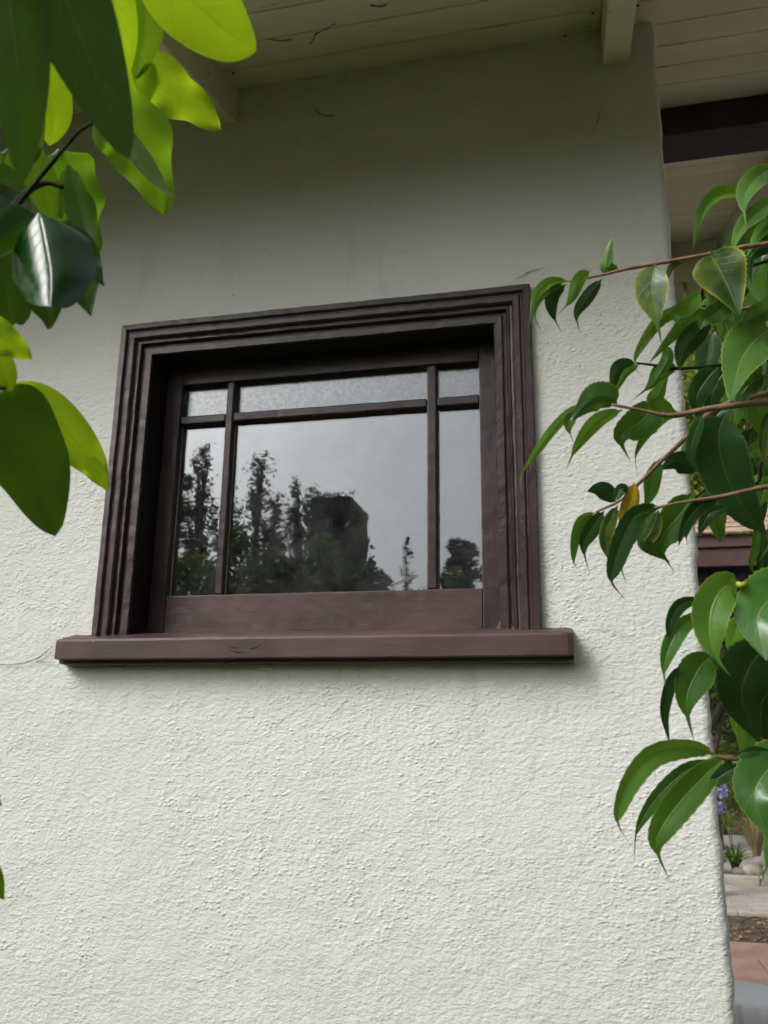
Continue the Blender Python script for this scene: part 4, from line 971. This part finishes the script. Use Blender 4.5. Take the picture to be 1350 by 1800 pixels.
# branch, material, midrib, half width, roll, fold, tilt, shape
RL = [
 (1, CL, [(1000, 494), (962, 500), (938, 530), (927, 588)], 12, 20, 30, -.2, 'drip'), (1, CA, [(990, 494), (955, 510), (938, 545), (952, 586)], 13, -20, 25, .1, 'drip'),
 (1, CD, [(995, 500), (972, 520), (972, 552), (987, 584)], 16, 10, 15, .1, 'drip'), (1, CL, [(1038, 476), (1020, 492), (1003, 528), (978, 556)], 15, 20, 25, -.1, 'drip'),
 (1, CD, [(1058, 490), (1035, 520), (1014, 552), (1020, 587)], 15, 10, 15, .1, 'drip'), (1, CL, [(1090, 474), (1066, 472), (1067, 448), (1078, 414)], 15, 25, 28, 0, 'ovate'),
 (1, CM, [(1152, 464), (1145, 500), (1152, 550), (1164, 607)], 33, -12, 12, -.15, 'drip'), (1, CM, [(1201, 462), (1182, 468), (1174, 485), (1172, 502)], 7, 10, 15, .1, 'ovate'),
 (1, CM, [(1246, 442), (1262, 470), (1280, 505), (1300, 555)], 45, 8, 24, -.25, 'ovate'), (9, CA, [(1318, 342), (1268, 343), (1236, 372), (1217, 438)], 15, 35, 28, -.1, 'ovate'),
 (9, CL, [(1368, 288), (1325, 318), (1308, 355), (1313, 408)], 24, -15, 14, -.8, 'drip'), (9, CL, [(1390, 335), (1340, 368), (1304, 400), (1284, 445)], 19, -20, 16, -.6, 'ovate'),
 (9, CA, [(1350, 392), (1315, 408), (1298, 430), (1288, 462)], 15, 15, 22, -.3, 'ovate'), (9, CA, [(1370, 400), (1340, 412), (1322, 432), (1330, 462)], 18, 10, 20, .1, 'drip'),
 (9, CL, [(1395, 372), (1352, 392), (1330, 416), (1312, 452)], 14, -20, 20, -.5, 'ovate'), (9, CD, [(1390, 440), (1350, 430), (1320, 450), (1318, 490)], 20, 0, 15, .1, 'ovate'),
 (2, CL, [(1230, 510), (1208, 538), (1162, 560), (1128, 605), (1115, 640), (1130, 664)], 14, 20, 25, -.1, 'drip'), (2, CL, [(1231, 512), (1210, 536), (1186, 556), (1198, 580)], 20, 10, 22, -.2, 'drip'),
 (2, CA, [(1250, 547), (1214, 560), (1180, 594), (1141, 638)], 15, 15, 20, 0, 'ovate'), (2, CA, [(1294, 520), (1280, 540), (1272, 562), (1274, 588)], 12, 10, 25, 0, 'drip'),
 (2, CA, [(1290, 524), (1262, 548), (1240, 562), (1230, 580)], 22, 0, 14, -.1, 'ovate'), (2, CL, [(1285, 540), (1262, 528), (1245, 528), (1228, 540)], 10, -30, 15, -.8, 'ovate'),
 (2, CD, [(1250, 560), (1220, 590), (1200, 618), (1194, 652)], 26, 5, 12, .1, 'ovate'), (2, CL, [(1358, 576), (1325, 600), (1300, 640), (1282, 708)], 44, -8, 13, -.75, 'ovate'),
 (2, CA, [(1380, 520), (1345, 545), (1320, 560), (1308, 590)], 24, 0, 15, .1, 'ovate'),
 (3, CA, [(1192, 646), (1165, 652), (1145, 676), (1106, 708)], 20, 10, 16, .1, 'drip'), (3, CD, [(1118, 638), (1090, 643), (1080, 668), (1077, 694)], 14, 20, 20, .1, 'ovate'),
 (3, CA, [(1125, 640), (1100, 655), (1088, 675), (1080, 695)], 10, 10, 18, .1, 'ovate'), (3, CD, [(1262, 645), (1240, 670), (1225, 700), (1230, 745)], 26, 0, 14, .1, 'ovate'),
 (3, CD, [(1285, 640), (1262, 670), (1250, 705), (1258, 740)], 26, 0, 14, .1, 'ovate'), (3, CA, [(1172, 606), (1173, 630), (1160, 655), (1150, 672)], 14, 0, 14, .1, 'ovate'),
 (4, CA, [(1085, 712), (1062, 700), (1036, 708), (1004, 740)], 30, 15, 32, -.1, 'ovate'), (4, CL, [(1040, 716), (1008, 722), (976, 752), (940, 800), (918, 832), (916, 864)], 11, 20, 25, -.1, 'drip'),
 (4, CA, [(1014, 722), (1002, 738), (1000, 755), (1009, 780)], 13, 0, 20, 0, 'drip'), (4, CL, [(1095, 720), (1050, 742), (1014, 786), (991, 834)], 17, 20, 22, 0, 'drip'),
 (4, CA, [(1147, 702), (1132, 735), (1092, 768), (1108, 812)], 35, 10, 18, 0, 'drip'), (4, CA, [(1205, 733), (1175, 732), (1140, 762), (1118, 800), (1121, 836)], 11, 30, 22, .1, 'drip'),
 (4, CL, [(1188, 722), (1153, 706), (1160, 686), (1175, 660)], 18, 0, 14, -.5, 'ovate'), (4, CD, [(1275, 726), (1262, 770), (1278, 840), (1312, 900), (1348, 940)], 46, 10, 18, 0, 'ovate'),
 (4, CA, [(1400, 770), (1345, 785), (1316, 797), (1298, 818)], 18, 0, 14, 0, 'ovate'), (4, CM, [(1365, 715), (1345, 745), (1341, 790), (1352, 835)], 12, 15, 20, 0, 'ovate'),
 (4, CM, [(1345, 660), (1322, 672), (1305, 692), (1300, 728)], 27, 0, 10, .1, 'ovate'), (4, CD, [(1235, 728), (1222, 760), (1214, 795), (1222, 830)], 14, 0, 14, .1, 'ovate'),
 (5, CD, [(1229, 828), (1205, 815), (1185, 812), (1160, 826)], 26, 10, 14, .1, 'ovate'), (5, CA, [(1160, 806), (1148, 840), (1142, 870), (1133, 892)], 18, 10, 14, 0, 'ovate'),
 (5, CD, [(1084, 884), (1066, 866), (1050, 860), (1032, 864)], 20, 10, 18, 0, 'ovate'), (5, CD, [(1080, 882), (1090, 862), (1098, 858), (1104, 868)], 12, 0, 14, .1, 'ovate'),
 (5, CY_, [(1115, 848), (1108, 880), (1097, 910), (1092, 940)], 18, 15, 20, 0, 'ovate'), (5, CM, [(1086, 888), (1070, 922), (1064, 958), (1078, 994)], 16, 10, 12, 0, 'ovate'),
 (5, CA, [(1048, 900), (1022, 914), (1010, 950), (1008, 985), (1018, 1004)], 12, 30, 20, -.1, 'drip'), (5, CD, [(1062, 898), (1042, 926), (1026, 960), (1036, 1008)], 19, 15, 18, 0, 'drip'),
 (6, CD, [(1168, 889), (1120, 904), (1094, 950), (1078, 1000), (1076, 1025), (1099, 1054)], 24, 15, 18, -.1, 'drip'), (6, CA, [(1152, 898), (1118, 928), (1090, 978), (1101, 1028)], 18, 10, 16, 0, 'drip'),
 (6, CM, [(1158, 896), (1146, 930), (1134, 958), (1178, 988)], 20, 0, 12, .1, 'ovate'), (6, CA, [(1216, 866), (1204, 892), (1166, 940), (1164, 970), (1185, 1005)], 34, 10, 20, 0, 'drip'),
 (6, CD, [(1264, 878), (1230, 890), (1206, 920), (1192, 960)], 17, 15, 16, .1, 'ovate'), (6, CD, [(1222, 900), (1210, 922), (1206, 940), (1209, 960)], 9, 0, 14, .1, 'drip'),
 (6, CM, [(1256, 902), (1264, 920), (1268, 938), (1267, 952)], 11, 0, 10, .1, 'ovate'), (6, CD, [(1278, 892), (1250, 902), (1236, 922), (1228, 944)], 15, 0, 14, .1, 'ovate'),
 (10, CA, [(1330, 915), (1328, 960), (1320, 995), (1336, 1024)], 9, 20, 20, 0, 'drip'), (10, CD, [(1350, 930), (1342, 965), (1341, 1000), (1348, 1036)], 15, 0, 14, .1, 'ovate'),
 (7, CL, [(1302, 1024), (1272, 1032), (1250, 1070), (1248, 1120), (1262, 1160), (1284, 1188)], 38, 8, 20, -.3, 'drip'), (7, CA, [(1240, 1075), (1200, 1100), (1176, 1140), (1167, 1180), (1172, 1212)], 20, 10, 20, -.2, 'drip'),
 (7, CD, [(1230, 1052), (1196, 1064), (1178, 1094), (1175, 1130)], 15, 15, 18, 0, 'ovate'), (7, CA, [(1252, 1150), (1224, 1182), (1206, 1236), (1221, 1308)], 36, 8, 18, -.2, 'drip'),
 (7, CD, [(1195, 1168), (1176, 1208), (1168, 1256), (1177, 1308)], 13, 25, 18, 0, 'ovate'), (7, CA, [(1410, 1010), (1360, 1045), (1330, 1090), (1348, 1162)], 50, -6, 14, -.5, 'ovate'),
 (7, CD, [(1350, 1130), (1316, 1175), (1304, 1230), (1337, 1308)], 52, 5, 14, .1, 'ovate'), (7, CD, [(1400, 1150), (1370, 1200), (1352, 1250), (1350, 1320)], 44, 0, 14, .1, 'ovate'),
 (8, CL, [(1262, 1328), (1215, 1314), (1150, 1326), (1108, 1372), (1087, 1426), (1088, 1452), (1108, 1486)], 24, 22, 26, -.2, 'drip'), (8, CA, [(1258, 1336), (1205, 1356), (1152, 1406), (1120, 1460), (1115, 1512)], 19, 15, 22, 0, 'drip'),
 (8, CL, [(1274, 1332), (1240, 1362), (1188, 1418), (1156, 1470), (1158, 1505), (1178, 1548)], 30, 12, 20, -.2, 'drip'), (8, CD, [(1330, 1342), (1290, 1352), (1262, 1368), (1240, 1388)], 20, 10, 16, .1, 'ovate'),
 (8, CA, [(1400, 1310), (1352, 1350), (1326, 1400), (1352, 1474)], 46, -6, 14, -.4, 'ovate'), (8, CD, [(1362, 1326), (1330, 1320), (1308, 1324), (1286, 1332)], 11, 0, 20, 0, 'ovate'),
]
for (b, mt, pts, hw, rl, fo, ti, shp) in RL:
    leaf(B[b], mt, pts, hw*(0.78 if hw < 30 else 0.86 if hw < 40 else 0.94), DC + {3: .05, 5: .02, 9: .06, 10: .08, 7: -.04, 8: -.05}.get(b, 0) + random.uniform(-.012, .012), ti, rl, fo, shp, cup=.1, serr=.05, wav=.15, side=Vector((0, 0, 1)) - FW*0.9)
for (px, py, b) in ((1303, 1026, 7), (1292, 1336, 8)):
    P = [at(px-9, py-2, DC-.045 if b > 6 else DC), at(px, py+3, DC-.05 if b > 6 else DC-.004), at(px+9, py-3, DC-.045 if b > 6 else DC)]
    c = P[0].copy(); me = tube_mesh('bud', spline(P, 8), [.0006, .0016, .0021, .0023, .0022, .0019, .0013, .0005], 6); me.transform(Matrix.Translation(-c)); link('bud', me, M['bud'], B[b], c)
# the rest of the camellia: inner leaves behind, and the bush beyond the frame
for i in range(110):
    x = random.uniform(1238, 1420); y = random.uniform(380, 880) if i % 3 else random.uniform(1080, 1260); dd = random.uniform(.74, .98)
    a = random.uniform(.9, 2.3); L = random.uniform(60, 105)
    if (y > 1000 and x < 1300) or (x < 1275 and y < 470): continue
    leaf(B[random.choice((2, 3, 9, 10, 10))], random.choice((CD, CL, CA, CA)), [(x, y), (x+L*.5*math.cos(a), y+L*.45*math.sin(a)), (x+L*.9*math.cos(a), y+L*math.sin(a))], L*.22, dd, random.uniform(-.2, .4), random.uniform(-25, 25), 16, 'ovate', serr=.05, side=Vector((0, 0, 1)) - FW*.5)
for i in range(130):
    x = random.uniform(1420, 1900); y = random.uniform(-50, 1450); dd = random.uniform(.55, .95)
    a = random.uniform(.9, 2.4); L = random.uniform(90, 170)
    leaf(B[min(10, max(1, 1+int(y/160)))], random.choice((CD, CA, CA, CL)), [(x, y), (x+L*.5*math.cos(a), y+L*.4*math.sin(a)), (x+L*.9*math.cos(a), y+L*math.sin(a))], L*.2, dd, random.uniform(-.4, .2), random.uniform(-20, 20), 18, 'drip', serr=.05, side=Vector((0, 0, 1)) - FW*.9)
